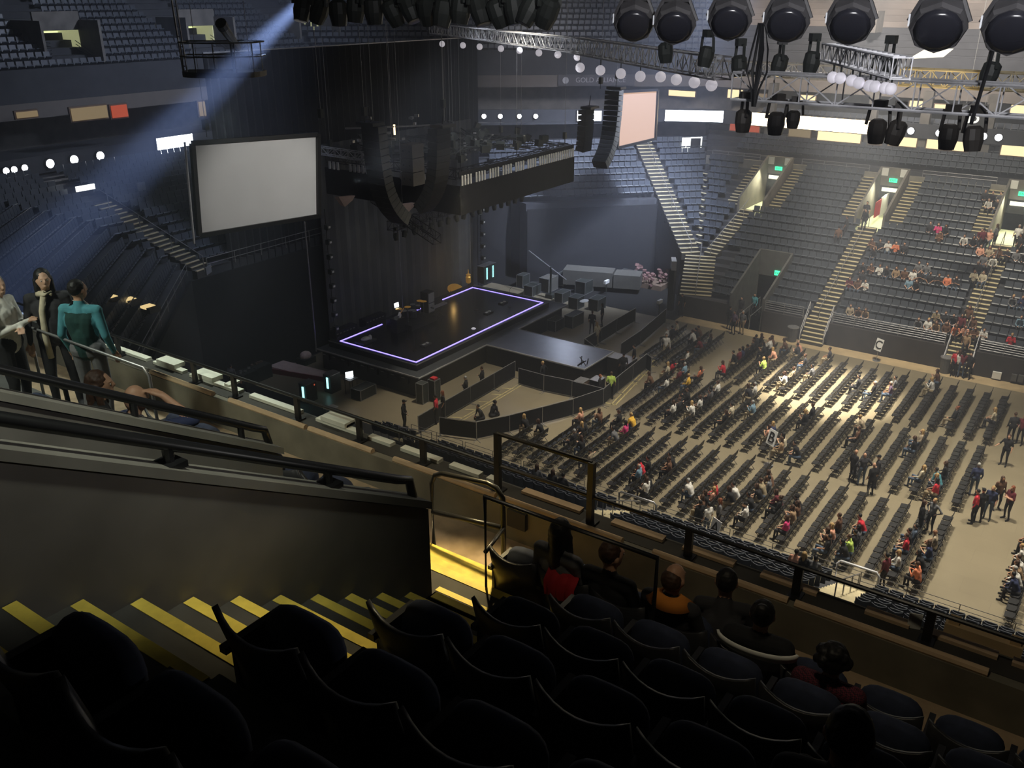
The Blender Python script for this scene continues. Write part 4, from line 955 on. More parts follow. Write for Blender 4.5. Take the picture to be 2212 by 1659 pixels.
# spotlight platform
g = empty('spotlight_platform', (-30.3, 23.9, 19.05), R(35)); tag(g, 'round railed follow-spot platform hanging in front of the upper tier', 'platform')
b = mb(M_walltop)
arc = [(1.55*math.cos(t), .95*math.sin(t)) for t in [PI+PI*k/12 for k in range(13)]]+[(1.55, .6), (.9, 1.0), (-1.55, .8)]
n = len(arc); v = [(x, y, z) for z in (0, .2) for (x, y) in arc]
b.add(v, [tuple(range(n-1, -1, -1)), tuple(range(n, 2*n))]+[(i, (i+1) % n, n+(i+1) % n, n+i) for i in range(n)]); b.build('deck', g)
b = mb(M_walltop)
for z in (.75, 1.25):
    b.tube([(x, y, z) for (x, y) in arc+arc[:1]], .03, 5)
for i in range(0, n, 2): b.bar((arc[i][0], arc[i][1], .2), (arc[i][0], arc[i][1], 1.25), .025, 4)
b.build('guard_rail', g)
b = mb(M_alu).bar((-1.5, -.1, .2), (-1.6, -.1, 3.6), .04, 5).bar((-1.25, -.4, .2), (-1.35, -.4, 3.6), .03, 5).bar((.9, .7, .2), (.9, .7, 6), .015, 4)
for k in range(9): b.bar((-1.5, -.1, .4+.35*k), (-1.3, -.4, .4+.35*k), .02, 4)
b.build('hanger_ladder', g)
fs = obj_at('follow_spot', -29.9, 24.1, 19.25, 'grey tubular follow spotlight tilted down on its platform', 'spotlight', R(-60))
mb(M_walltop).bar((-.7, 0, .8), (.55, 0, 1.6), .14, 10, .2).build('barrel', fs); mb(M_case).bar((0, 0, 0), (0, 0, 1.1), .05).bar((.55, 0, 1.6), (.75, 0, 1.75), .22, 10).build('stand', fs)

# ---------------------------------------------------------------- house trusses, globes and floodlights
def hz(px, py, z): return at(px, py, z=z)
A = hz(936, 62, 20); B = hz(1245, 98, 20); D = hz(1563, 148, 20)
truss_thing(A, B, 'pale slanting truss at the left of the ceiling lights, above the first globes', M_alu, h=.55, w_=.5)
truss_thing(B, D, 'pale slanting truss continuing down right to the cable bundle', M_alu, h=.62, w_=.5)
Yt = 20.0
A = at(1590, 192, Y=Yt); B = at(2330, 206, Y=Yt); 
truss_thing((A.x, Yt, 20.15), (B.x+1, Yt, 20.15), 'wide grey front-of-house truss crossing behind the globes', M_alu, h=.56, w_=.5, bay=.72, r=.03, rd=.018)
A = at(1500, 148, Y=30); B = at(1895, 160, Y=30); truss_thing((A.x, 30, 19.75), (B.x, 30, 19.75), 'thinner pale truss above the warm ribbon screen', M_alu, h=.42, w_=.4, bay=.4)
A = at(1950, 148, Y=27); B = at(2300, 160, Y=27); truss_thing((A.x, 27, 19.95), (B.x, 27, 19.95), 'warmly lit truss at the upper right', mat('amber_lit_truss', (.85, .72, .45), .4, .3), h=.42, w_=.4, bay=.35)  # amber light is put into the metal colour
A = at(1790, 112, Y=17); B = at(1948, 148, Y=13.5); truss_thing(A, B, 'short grey truss sloping between the hanging floodlights', M_alu, h=.27, w_=.25, bay=.27, r=.018, rd=.01)
gl = [(955, 95), (1000, 98), (1036, 101), (1082, 105), (1122, 109), (1164, 114), (1205, 118), (1247, 123), (1253, 146), (1297, 152), (1341, 159), (1383, 165), (1427, 166), (1461, 172), (1500, 178), (1537, 184)]
for i, (x, y) in enumerate(gl):
    P = at(x, y, z=19.0); r_ = .19 if i < 8 else .21; 
    o = empty('globe_lamp', P); tag(o, 'white globe lamp, %s from the left in the string under the slanting truss' % nth(i), 'globe lamp', 'string of white globes'); mb(M_globe).ell((0, 0, 0), r_, r_, r_, 14, 8).build('globe', o, True); mb(M_case).bar((0, 0, r_*.9), (0, 0, r_+.5), .02, 5).build('cap', o)
for i, (x, y) in enumerate(((1799, 167), (1815, 169), (1840, 174), (1855, 179), (1878, 185), (1890, 187), (1912, 190), (1924, 192))):
    P = at(x, y, Y=19.4-.05*i); r_ = .115
    o = empty('globe_lamp', P); tag(o, 'white globe lamp, %s from the left in the tight cluster before the wide truss' % nth(i), 'globe lamp', 'cluster of white globes'); mb(M_globe).ell((0, 0, 0), r_, r_, r_, 14, 8).build('globe', o, True); mb(M_case).bar((0, 0, r_*.9), (0, 0, r_+.4), .02, 5).build('cap', o)
# big dark floodlights in a row close to the balcony
TY = 14.0
xs = [(1370, 44), (1458, 48), (1577, 38), (1700, 42), (1838, 44), (2028, 50), (2188, 54)]
def floodlight(P, s, label, yaw, body=None):
    o = empty('floodlight', P, yaw); o.scale = (s, s, s); tag(o, label, 'floodlight', 'row of big hanging floodlights')
    m = body or mat('floodlight_paint', (.05, .048, .05), .5, var=.25)
    mb(m).bar((0, 0, .30), (0, 0, .95), .05, 6).bar((-.34, 0, .02), (-.2, 0, .32), .03, 5).bar((.34, 0, .02), (.2, 0, .32), .03, 5).bar((-.2, 0, .32), (.2, 0, .32), .03, 5).build('yoke', o)
    q = Vector((0, -.75, -.42)).to_track_quat('Z', 'Y')
    b = mb(m).lathe([(.12, -.42), (.27, -.30), (.32, -.05), (.33, .10), (.30, .16)], (0, 0, 0), 8, q=q); b.build('housing', o)
    mb(mat('floodlight_glass', (.015, .015, .02), .25)).lathe([(.285, .155), (.2, .2), (.05, .22)], (0, 0, 0), 14, q=q).build('lens', o, True)
    mb(mat('door_tab', (.6, .62, .65), .4)).box(-.345, -.325, -.06, .0, -.04, .1).build('label_tab', o)
    return o
fl = ['leftmost big dark floodlight, lit along its top', 'second big floodlight from the left', 'third big floodlight from the left', 'middle big floodlight with a bluish housing', 'fifth big floodlight, over the sloping truss', 'big wedge-shaped floodlight second from the right', 'big floodlight at the right picture edge']
for i, (x, y) in enumerate(xs):
    P = at(x, y, Y=TY); floodlight(P, 1.0 if i < 5 else 1.12, fl[i], math.atan2(-P.x, P.y))
P0 = at(1300, 0, Y=TY); truss_thing((-24, TY, 22.9), (2, TY, 22.9), 'dark overhead truss carrying the big floodlights', M_rail, h=.5, w_=.5)
for k in range(15):
    px = 655+38*k; P = at(px, 14+(k % 3)*4, Y=TY+6)
    moving_light(P.x, P.y, P.z+.6, 1.5, 'dark moving light, %s from the left on the high top-left truss' % nth(k), M_case, 'dark moving lights at the top', R(random.uniform(-30, 30)), random.random()*3)
truss_thing((-33, TY+6, 22.95), (-9, TY+6, 22.95), 'dark truss carrying the moving lights above the stage rig', M_rail)
hang = [(1612, 222, 'dark lamp below the cable bundle'), (1684, 224, 'tall dark lamp left of the warm ribbon'), (1722, 212, 'smaller dark lamp beside the tall one'), (1905, 238, 'large dark lamp before the ribbon lamps'), (1950, 232, 'dark lamp right of the large one'), (2062, 248, 'round dark lamp left of the letter board'), (2118, 240, 'dark lamp in front of the letter board')]
for x, y, lab in hang:
    P = at(x, y-26, Y=Yt); moving_light(P.x, Yt, 19.87, 1.05 if '1722' not in str(x) else .8, lab, mat('brown_black_lamp', (.04, .035, .03), .4), 'lamps under the wide truss', R(random.uniform(-12, 12)), random.random()*3)
# upper clutter of lit lamps between trusses
for x, y, lab, lit in ((1530, 96, 'dark lamp left of the hanging cable bundle', 0), (1600, 115, 'amber-lit lamp behind the cable bundle', 1), (1690, 112, 'lamp with a glowing rim right of the cable bundle', 1), (1760, 105, 'black lamp between the glowing rim and the sloping truss', 0), (1440, 88, 'brown lamp under the second floodlight', 0), (1925, 110, 'dark lamp under the wedge floodlight', 0), (2150, 125, 'dark lamp under the right edge floodlight', 0)):
    P = at(x, y-18, Y=24); moving_light(P.x, 24, P.z, 1.15, lab, M_case, 'lamps between the upper trusses', R(random.uniform(-20, 20)), random.random()*3, emis('amber_rim', (1, .75, .35), 2.2) if lit else None)
P = at(2010, 118, Y=26); tag(mb(emis('white_sheet_glow', (1, .93, .75), 1.6)).add([(P.x-.5, 26, P.z-.12), (P.x+.3, 26, P.z-.05), (P.x+.5, 26, P.z+.15), (P.x-.1, 26, P.z+.16), (P.x-.5, 26.1, P.z-.1), (P.x+.3, 26.1, P.z-.05), (P.x+.5, 26.1, P.z+.15), (P.x-.1, 26.1, P.z+.16)], [(0, 1, 2, 3), (7, 6, 5, 4), (0, 4, 5, 1), (1, 5, 6, 2), (2, 6, 7, 3), (3, 7, 4, 0)]).build('lit_reflector'), 'glaring white lamp reflector below the wedge floodlight', 'reflector')
o = empty('cable_loom', at(1636, 150, Y=19.3)); tag(o, 'thick bundle of dark cables dangling from the wide truss', 'cables'); b = mb(M_black)
for k in range(9):
    x = random.uniform(-.18, .18); b.tube([(x*.4, 0, .9), (x, .05, .4), (x*1.3, 0, -.05), (x*.5, 0, -.4), (x*.2, 0, -.75)], .022, 5)
b.build('cables', o)
o = empty('cable_loom', at(2140, 120, Y=19.0)); tag(o, 'slack cable line hanging by the right edge of the wide truss', 'cables'); mb(M_black).tube([(0, 0, 1.2), (.05, 0, .4), (-.02, 0, -.4), (-.1, 0, -1.2)], .035, 5).build('cables', o)
# fascia lettering and boards
A_, B_ = octb(24.1)[1], octb(24.1)[2]; d_ = at(1288, 173, z=0)-Vector((0, 0, CAMZ)); n_ = Vector((-(B_-A_).y, (B_-A_).x)).normalized()
t_ = n_.dot(A_)/(n_.x*d_.x+n_.y*d_.y); P = Vector((0, 0, CAMZ))+d_*t_; az = math.atan2((A_-B_).y, (A_-B_).x)
pl = mb(mat('fascia_sign_grey', (.10, .095, .10), .7)).box(-3.6, 3.6, -.12, 0, -.5, .5).build('fascia_sign'); pl.location = P; pl.rotation_euler = (0, 0, az); tag(pl, 'dim grey fascia sign lettered GOLD ALLIANCE', 'sign')
t_ = text_mesh('sign_lettering', 'GOLD ALLIANCE', .62, mat('sign_letter_grey', (.5, .5, .52), .6), pl); t_.location = (.4, -.14, 0); t_.rotation_euler = (PI/2, 0, 0)
mb(mat('sign_letter_grey', (.5, .5, .52), .6)).lathe([(.3, 0), (.3, .03)], (-2.9, -.12, 0), 12, q=Vector((0, -1, 0)).to_track_quat('Z', 'Y')).build('round_logo', pl)
P = at(1735, 168, Y=84.0); pl = mb(mat('fascia_banner_grey', (.42, .42, .44), .7)).box(P.x-3.2, P.x+3.2, 84.28, 84.4, P.z-.5, P.z+.5).build('fascia_banner'); tag(pl, 'pale banner panel on the far fascia behind the wide truss', 'banner')
P = at(2102, 255, Y=60); o = obj_at('letter_board', P.x, P.y, P.z, 'dark hanging board with a white letter B behind the lamps', 'sign'); mb(M_black).box(-.7, .7, 0, .1, -.9, .8).build('board', o); t_ = text_mesh('letter', 'B', 1.3, emis('lit_letter', (1, 1, .95), 1.2), o); t_.location = (0, -.03, .1); t_.rotation_euler = (PI/2, 0, 0)
mb(M_steel).bar((-.5, .05, .8), (-.5, .05, 18), .02, 4).bar((.5, .05, .8), (.5, .05, 18), .02, 4).build('suspension', o)
# section letters standing on the floor
def letter_sign(ch, foot, center, label, h):
    F = at(*foot, z=0); o = obj_at('section_sign', F.x, F.y, 0, label, 'sign', R(-28))
    mb(M_steel).bar((0, 0, 0), (0, 0, h), .02, 5).lathe([(.25, 0), (.25, .02)], n=12).build('stand', o)
    mb(M_sign).obox((0, 0, h+.35), .56, .03, .8, 0, R(-14)).build('card', o)
    t_ = text_mesh('letter', ch, .78, M_letter, o, .012); t_.location = (0, -.03, h+.34); t_.rotation_euler = (PI/2-R(14), 0, 0)
letter_sign('B', (1660, 1004), None, 'white card lettered B on a stand between the floor chairs', 1.2)
letter_sign('C', (1893, 779), None, 'white card lettered C on a stand by the far wall', .75)
letter_sign('A', (1540, 1188), None, 'white card lettered A by the near railing', .75)
# bins and small things at the far wall
for (px, py, lab) in ((1712, 735, 'round grey bin left of the portable centre steps'), (2043, 800, 'round grey bin left of the crowded steps')):
    P = at(px, py, z=0); o = obj_at('litter_bin', P.x, min(P.y, 58.9), 0, lab, 'bin'); mb(M_bin).lathe([(.3, 0), (.38, 1.0)], n=14).build('body', o); mb(M_steel).lathe([(.4, 1.0), (.4, 1.05)], n=14).build('rim', o)
for i, (px, py) in enumerate(((2153, 811), (2190, 816), (2205, 818))):
    P = at(px, py, Y=59.4); o = obj_at('electrical_box', P.x, 59.42, P.z, ['bright white box on the far wall, leftmost of three', 'dim grey box on the far wall, middle of three', 'grey box on the far wall at the right edge'][i], 'electrical box'); mb(M_white if i == 0 else M_bin).box(-.25 if i == 0 else -.15, .25 if i == 0 else .15, -.08, .08, -.22, .22).build('box', o)
for (px, py, lab) in ((187, 405, 'small glaring white sign in the dark left seats'), ):
    P = at(px, py, X=-52.2); tag(mb(emis('white_sign_glow', (.95, 1, 1), 2.0)).box(-52.3, -52.2, P.y-.65, P.y+.55, P.z-.17, P.z+.14).build('lit_sign'), lab, 'sign')
P = at(306, 403, X=-51); tag(mb(mat('grey_plate', (.25, .27, .3), .6)).box(-51.1, -51, P.y-.27, P.y+.27, P.z-.25, P.z+.25).build('section_plate'), 'small grey section plate in the left end seats', 'sign')
P = at(450, 583, z=8.1); tag(mb(mat('grey_plate', (.25, .27, .3), .6)).obox((P.x, P.y, P.z), .06, .7, .42, R(30)).build('section_plate'), 'tilted grey plate at the foot of the end stairs', 'sign')
# small floor lights in the near corner bowl
for i, (px, py) in enumerate(((243, 635), (283, 640), (324, 655), (125, 596), (150, 604))):
    P = at(px, py, z=8.6+(.3 if i > 2 else 0)); o = obj_at('step_lamp', P.x, P.y, P.z-.25, ['dim amber step lamp behind the vest wearer', 'brightest amber step lamp in the left seats', 'amber step lamp nearest the black wall', 'faint step lamp right of the dark-haired woman', 'faint step lamp second right of the dark-haired woman'][i], 'step lamp'); mb(M_step).box(-.35, .35, -.3, .3, -.15, .1).build('block', o); mb(emis('amber_glow', (1, .75, .35), .9)).box(-.36, .1, -.31, .2, .02, .13).build('lit_face', o)
# ---------------------------------------------------------------- the balcony we stand on
BY = lambda r: 5.19-.855*r           # plane of the seat backs of balcony row r
FZ = lambda r: 16.86+.5*r            # floor of balcony row r
b = mb(M_conc)
for r in range(1, 9): b.box(-2.74, 7, BY(r), BY(r)+.855, FZ(r)-.9, FZ(r))
for r in range(1, 9): b.box(-8.6, -5.45, BY(r), BY(r)+.855, FZ(r)-.9, FZ(r))
for r in range(1, 9): b.box(-16, -10.2, BY(r), BY(r)+.855, FZ(r)-.9, FZ(r))
struct(b.build('floor_balcony_rows'))
struct(mb(M_walk).box(-18, 7, BY(0), 6.45, 16.5, 16.86).build('floor_balcony_walkway'))
struct(mb(M_conc).box(-18, 7, 6.78, 6.9, 15.2, 17.2).box(-18, 7, -3, 6.78, 15.2, 15.4).build('wall_balcony_front'))
lw = mb(M_ledge).box(-18, 7, 6.45, 6.78, 16.5, 17.265).use(M_channel).box(-18, 7, 6.54, 6.78, 17.265, 17.27).build('trim_5'); struct(lw)
# gangway steps with yellow nosings
b = mb(M_step); y_ = mb(M_yellow)
for k in range(-1, 15):
    Y = 4.01-.285*k; z = 18.02+.167*k
    b.box(-3.7, -2.74, Y-.285, Y, z-.9, z)
    if k >= 0: y_.box(-3.69, -2.76, Y-.062, Y+.004, z-.03, z+.004)
o = b.build('balcony_stairs'); y_.build('yellow_nosings', o); tag(o, 'dark balcony stairs with yellow nosings along the concrete wall', 'stairs')
b = mb(M_step).box(-5.2, -2.74, 4.28, 5.12, 16.9, 17.36); y_ = mb(M_yellow)
y_.box(-5.0, -3.02, 5.03, 5.125, 17.33, 17.366).box(-3.68, -2.76, 4.22, 4.29, 17.83, 17.862)
y_.box(-4.15, -3.35, 4.82, 4.88, 17.355, 17.364).box(-3.68, -2.8, 4.5, 4.56, 17.355, 17.364)
y_.obox((-4.42, 4.72, 17.36), .07, .5, .008, R(-12))
for k, (Y, z) in enumerate(((5.34, 17.23), (5.57, 17.1), (5.78, 16.98))): b.box(-5.05, -3.85, 5.1, Y, 16.86, z); y_.box(-5.04, -3.86, Y-.16, Y+.004, z-.025, z+.006)
b.box(-3.7, -2.74, 4.01, 4.3, 17.36, 17.853)
o = b.build('landing'); y_.build('yellow_nosings', o); tag(o, 'bright yellow-striped landing and steps at the foot of the balcony stairs', 'landing')
# concrete walls beside the vomitory
def sloped_wall(x0, x1, y0, y1, zb0, zb1, zt0, zt1, label, mm=M_wallgrey):
    b = mb(mm)
    v = [(x, y, z) for x in (x0, x1) for (y, z) in ((y0, zb0), (y1, zb1), (y1, zt1), (y0, zt0))]
    b.add(v, [(0, 1, 2, 3), (7, 6, 5, 4), (0, 4, 5, 1), (1, 5, 6, 2), (2, 6, 7, 3), (3, 7, 4, 0)])
    c = mb(M_walltop); e = .02
    v = [(x, y, z) for x in (x0-e, x1+e) for (y, z) in ((y0, zt0), (y1+e, zt1), (y1+e, zt1+.06), (y0, zt0+.06))]
    c.add(v, [(0, 1, 2, 3), (7, 6, 5, 4), (0, 4, 5, 1), (1, 5, 6, 2), (2, 6, 7, 3), (3, 7, 4, 0)])
    o = b.build('parapet_wall'); c.build('coping', o); return tag(o, label, 'wall')
sl = .585
sloped_wall(-3.88, -3.7, -1.5, 4.26, 17.5, 15.5, 18.59+sl*5.76, 18.59, 'large grey concrete parapet wall rising beside the balcony stairs')
E2 = at(605, 968, X=-5.25); E1 = at(0, 848, X=-5.25)
s2 = (E1.z-E2.z)/(E2.y-E1.y)
sloped_wall(-5.43, -5.25, -1.5, E2.y, 16, 15.5, E2.z+s2*(E2.y+1.5)-.06, E2.z-.06, 'second concrete parapet wall on the far side of the vomitory')
struct(mb(M_conc).box(-5.3, -3.8, -1.5, 4.28, 15.5, 15.6).build('floor_vomitory'))
def rail(name, paths, r, label, parent=None, m=M_rail, cat='handrail'):
    b = mb(m)
    for p in paths: b.tube(p, r, 8)
    o = b.build(name, parent, True)
    if parent is None: tag(o, label, cat)
    return o
zt = lambda y: 18.65+sl*(4.26-y)
hr = rail('handrail', [[(-3.79, -1.4, zt(-1.4)+.13), (-3.79, 4.05, zt(4.05)+.13), (-3.79, 4.17, zt(4.05)+.07), (-3.79, 4.2, zt(4.2)+.0)]], .034, 'thick black handrail along the large parapet wall')
for y in (.4, 2.36, 3.42): 
    b = mb(M_rail).bar((-3.79, y, zt(y)+.01), (-3.79, y, zt(y)+.12), .03, 8).box(-3.86, -3.72, y-.06, y+.06, zt(y)+.0, zt(y)+.035); b.build('bracket', hr)
a = at(0, 797, X=-5.34); c = at(548, 924, X=-5.34)
hr = rail('handrail', [[a+(a-c)*.6, a, c, c+Vector((0, .1, -.06)), c+Vector((0, .13, -.2))]], .032, 'black handrail along the second parapet wall')
for t_ in (.45, .93): p = a+(c-a)*t_; mb(M_rail).bar(p, p-Vector((0, 0, .22)), .026, 8).build('bracket', hr)
# hoop and guard rails around the landing
rail('hoop_rail', [[(-5.02, 5.84, 16.86), (-5.02, 5.84, 17.64), (-4.97, 5.84, 17.74), (-4.88, 5.84, 17.79), (-4.34, 5.84, 17.86), (-4.24, 5.84, 17.84), (-4.17, 5.84, 17.76), (-4.16, 5.84, 16.86)], [(-5.02, 5.84, 17.32), (-4.16, 5.84, 17.44)]], .026, 'black hoop-shaped guard rail over the bright yellow steps', cat='railing')
rail('guard_rail', [[(-3.82, 5.1, 16.9), (-3.82, 5.1, 18.25), (-2.27, 5.1, 18.26), (-2.27, 5.1, 17.36)], [(-3.82, 5.1, 17.72), (-4.16, 5.84, 17.44)]], .02, 'thin black guard rail behind the red-seated front row spectators', cat='railing')
# front railing on the ledge
fr = empty('front_railing', (0, 6.61, 17.27)); tag(fr, 'long black front railing on the balcony ledge, stepped up before the stairs', 'railing')
b = mb(M_rail).bar((-18, 0, .3), (7, 0, .3), .02, 8); b.use(M_rail).bar((-4.78, 0, .66), (-3.68, 0, .66), .022, 8); b.build('top_tube', fr)
posts = [-14.4, -12.9, -11.4, -9.7, -8.9, -7.75, -6.73, -5.78, -2.65, -1.65, -.6, .35, 1.4]
for x in posts: mb(M_rail).box(x-.035, x+.035, -.02, .02, 0, .3).box(x-.06, x+.06, -.07, .07, 0, .02).build('post', fr)
for x in (-4.78, -3.68): mb(M_rail).box(x-.03, x+.03, -.03, .03, 0, .67).box(x-.07, x+.07, -.07, .07, 0, .02).build('post', fr)
# foam padding and pale panels along the ledge
x = -17.5; i = 0
pads = []
while x < 4:
    L = random.uniform(.75, 1.5); pads.append((x, x+L)); x += L+(.32 if i % 2 else .06); i += 1
for i, (p, q) in enumerate(pads):
    if q < -9.6: m_ = M_walltop
    else: m_ = M_pad
    b = mb(m_).tube([(p, 6.49, 17.285), (q, 6.49, 17.285)], .036, 8); o = b.build('edge_padding'); tag(o, 'tan padding strip along the ledge edge, %s from the left' % nth(i), 'padding', 'padding strips on the balcony ledge')
wp = [(300, 388, .05), (528, 640, .05), (660, 910, .05), (945, 1240, .06)]
segs = [(-16.2, -15.0), (-14.3, -13.35), (-13.2, -12.2), (-11.9, -10.9), (-10.75, -10.1), (-9.95, -8.95), (-8.75, -7.85), (-7.55, -6.85), (-6.7, -6.35), (-6.2, -5.65), (-5.5, -5.1), (-5.0, -4.85)]
for i, (p, q) in enumerate(segs):
    b = mb(M_panelw).box(p, q, 6.70, 6.79, 17.27, 17.31)
    o = b.build('white_sheet'); 
    if i in (4, 5, 7): mb(M_panelw).box(p+.1, p+.5, 6.69, 6.86, 17.31, 17.37).box(q-.3, q-.2, 6.72, 6.9, 17.31, 17.34).build('clamp', o)
    tag(o, 'white panel lying on the balcony ledge, %s from the left' % nth(i), 'panel', 'white panels on the balcony ledge')
for i, (p, q) in enumerate(((-4.55, -3.85), (-3.5, -2.95), (-2.75, -2.25), (-2.0, -1.5), (-1.1, -.75), (-.62, -.1), (.0, .5))):
    o = mb(M_pad).box(p, q, 6.70, 6.79, 17.27, 17.30).build('ledge_batten'); tag(o, 'tan wooden batten on the outer ledge, %s from the hoop rail' % nth(i), 'batten', 'battens on the balcony ledge')
o = mb(M_cardboard).box(-.52, .05, 6.91, 7.05, 17.18, 17.3).box(-.5, -.42, 6.93, 7.03, 17.3, 17.33).box(-.05, .03, 6.93, 7.03, 17.3, 17.33).build('lamp_fitting'); tag(o, 'cream lamp fitting clamped outside the ledge at the lower right', 'lamp fitting')
o = mb(M_white).obox((-.72, 6.74, 17.34), .1, .015, .14, .3).build('paper_cup_card'); tag(o, 'small white card standing on the ledge beside the lamp fitting', 'card')
o = mb(M_black).box(-4.52, -4.3, 6.4, 6.46, 17.05, 17.24).build('wall_box'); tag(o, 'small dark box on the inner ledge wall under the hoop rail', 'box')
# rails and steps further left
rail('aisle_rail', [[(-8.55, 2.7, 19.3), (-8.55, 4.2, 18.42), (-8.55, 4.31, 18.3), (-8.55, 4.33, 17.4)], [(-8.55, 2.7, 18.95), (-8.55, 4.3, 18.02)], [(-8.55, 3.6, 17.6), (-8.55, 3.6, 18.77)]], .025, 'black double aisle handrail in front of the standing trio', cat='handrail')
rail('front_aisle_rail', [[(-13.5, 4.94, 18.43), (-8.1, 4.93, 18.43), (-8.02, 4.93, 18.36), (-8.0, 4.93, 17.36)], [(-10.33, 4.94, 18.43), (-10.33, 4.94, 17.36)], [(-12.2, 4.94, 18.43), (-12.2, 4.94, 17.36)]], .018, 'grey guard rail crossing in front of the standing trio', m=M_steel, cat='railing')
struct(mb(M_walltop).box(-10.2, -8.6, 4.335, 5.185, 16.9, 17.355).build('floor_balcony_landing'))
b = mb(M_step); y_ = mb(M_yellow)
for k in range(5): b.box(-10.15, -8.65, 4.04-.285*k, 4.33-.285*k, 16.2, 17.53+.167*k); y_.box(-10.1, -8.7, 4.27-.285*k, 4.335-.285*k, 17.5+.167*k, 17.536+.167*k)
o = b.build('balcony_stairs'); y_.build('yellow_nosings', o); tag(o, 'further balcony stairs with a yellow nosing at the left picture edge', 'stairs')

# ---------------------------------------------------------------- tip-up balcony seats
def seat_proto():
    o = empty('tip_up_seat')
    b = mb(M_shell); n = 8; v = []
    for k in range(n+1):
        u = -1+2*k/n; x = .235*u; top = .86-.05*(1-u*u) if False else .80+.055*u*u
        for (z, dy) in ((.30, .03), (.55, .0), (top, -.075)):
            cur = .05*(1-u*u)
            v += [(x, dy-cur+.05, z), (x, dy-cur+.082, z)]
    f = []
    for k in range(n):
        a = 6*k; c = 6*(k+1)
        for j in (0, 2):
            f += [(a+j, a+j+2, c+j+2, c+j), (a+j+1, c+j+1, c+j+3, a+j+3)]
        f += [(a+4, a+5, c+5, c+4), (a, c, c+1, a+1)]
    f += [(0, 1, 3, 2), (2, 3, 5, 4), (6*n, 6*n+2, 6*n+3, 6*n+1), (6*n+2, 6*n+4, 6*n+5, 6*n+3)]
    b.add(v, f); b.build('backrest', o, True)
    c = mb(M_navy); v = []; N = 20
    prof = [(-.035, .93), (0, 1.0), (.035, 1.0), (.06, .94), (.07, .7)]
    for (dy, s) in prof:
        for i in range(N):
            t = 2*PI*i/N; cx, cz = math.cos(t), math.sin(t); e = .55
            v.append((math.copysign(abs(cx)**e, cx)*.215*s, .22+dy+.06*(math.copysign(abs(cz)**e, cz)*.2*s), .545+math.copysign(abs(cz)**e, cz)*.20*s))
    f = [(k*N+i, k*N+(i+1) % N, (k+1)*N+(i+1) % N, (k+1)*N+i) for k in range(4) for i in range(N)]+[tuple(range(N-1, -1, -1)), tuple(range(4*N, 5*N))]
    c.add(v, f); c.build('cushion', o, True)
    d = mb(M_shell).box(-.262, -.222, .0, .34, .60, .635); d.build('armrest', o)
    mb(M_rail).box(-.255, -.23, .05, .3, 0, .60).box(-.255, -.23, .02, .34, .0, .03).build('standard', o)
    return o
proto = seat_proto(); used = False
def put_seat(x, r, label, grp='tip-up seats of the balcony'):
    global used
    o = proto if not used else dup(proto); used = True
    o.location = (x, BY(r)+.02, FZ(r)); tag(o, label, 'seat', grp); return o
rown = ['front', 'second', 'third', 'fourth', 'fifth', 'sixth', 'seventh']
for r in range(0, 7):
    x0 = -3.62 if r == 0 else -2.48; n = 12 if r == 0 else (8 if r < 5 else 6)
    for k in range(n):
        put_seat(x0+.5*k, r, 'dark tip-up seat, %s from the gangway in the %s balcony row' % (nth(k), rown[r]))
for k in range(7): put_seat(-5.42-.5*k, 0, 'dark tip-up seat, %s left of the vomitory in the front balcony row' % nth(k))
for k in range(5): put_seat(-5.9-.5*k, 2, 'dark tip-up seat, %s left of the vomitory in the third balcony row' % nth(k))
for k in range(5): put_seat(-5.9-.5*k, 1, 'dark tip-up seat, %s left of the vomitory in the second balcony row' % nth(k))

# ---------------------------------------------------------------- near lower bowl seats seen over the ledge
def bowl_seat_proto():
    o = mb(M_farseat); n = 4
    for k in range(n):
        u0, u1 = -1+2*k/n, -1+2*(k+1)/n
        v = []
        for u in (u0, u1):
            y = -.05*(1-u*u); z = .80+.05*u*u
            v += [(.24*u, y, .3), (.24*u, y-.07, z), (.24*u, y-.03, z), (.24*u, y+.04, .3)]
        o.add(v, [(0, 1, 5, 4), (1, 2, 6, 5), (2, 3, 7, 6), (3, 0, 4, 7)])
    o.obox((0, .17, .52), .42, .06, .38, 0, R(-12)).bar((-.25, .1, 0), (-.25, .1, .6), .02, 4).box(-.265, -.235, -.02, .28, .58, .61)
    return o.mesh('bowl_seat')
bs = bowl_seat_proto(); nb = 0
gaps = [(-15.6, -14.0), (-6.3, -4.7), (-27.2, -25.8)]
for r in range(5):
    Y = 31-.84*r-.55; z = rise(.84*r)-.4
    k = 0
    for j in range(70):
        x = -29.0+.52*j
        if x > .6 or any(a < x < c for a, c in gaps): continue
        if r > 3 and x < -14: continue
        if x < -25.8 and r > 1: continue
        if nb >= 232: break
        o = bpy.data.objects.new('bowl_seat', bs); C.objects.link(o); o.location = (x, Y, z); nb += 1; k += 1
        tag(o, 'dark lower bowl seat, %s from the left in the %s row from the floor' % (nth(k-1), nth(r)), 'seat', 'near lower bowl seats')
stairs('aisle_stairs', (-5.5, 31.0), (-5.5, 27.2), .9, rise(3.8)-.4, 9, 1.45, 'pale yellow stairs in the near lower bowl at the lower right', nose=.2)
stairs('aisle_stairs', (-14.8, 31.0), (-14.8, 27.6), .9, rise(3.4)-.4, 8, 1.4, 'pale stairs in the near lower bowl below the tall railing post', nose=.2)
stairs('aisle_stairs', (-26.5, 31.0), (-26.5, 28.6), .9, rise(2.4)-.4, 6, 1.2, 'tan steps leading down to the floor near the pit guards', nose=.2)
for i in range(9):
    x = -29+3.6*i; fence('floor_fence', (x, 32.3), (x+3.45, 32.3), 0, 0, 1.05, 5, 1.7, 'thin grey wire fence panel along the near floor edge, %s from the left' % nth(i), M_bin, .014, 'near floor fence panels', 'fence')
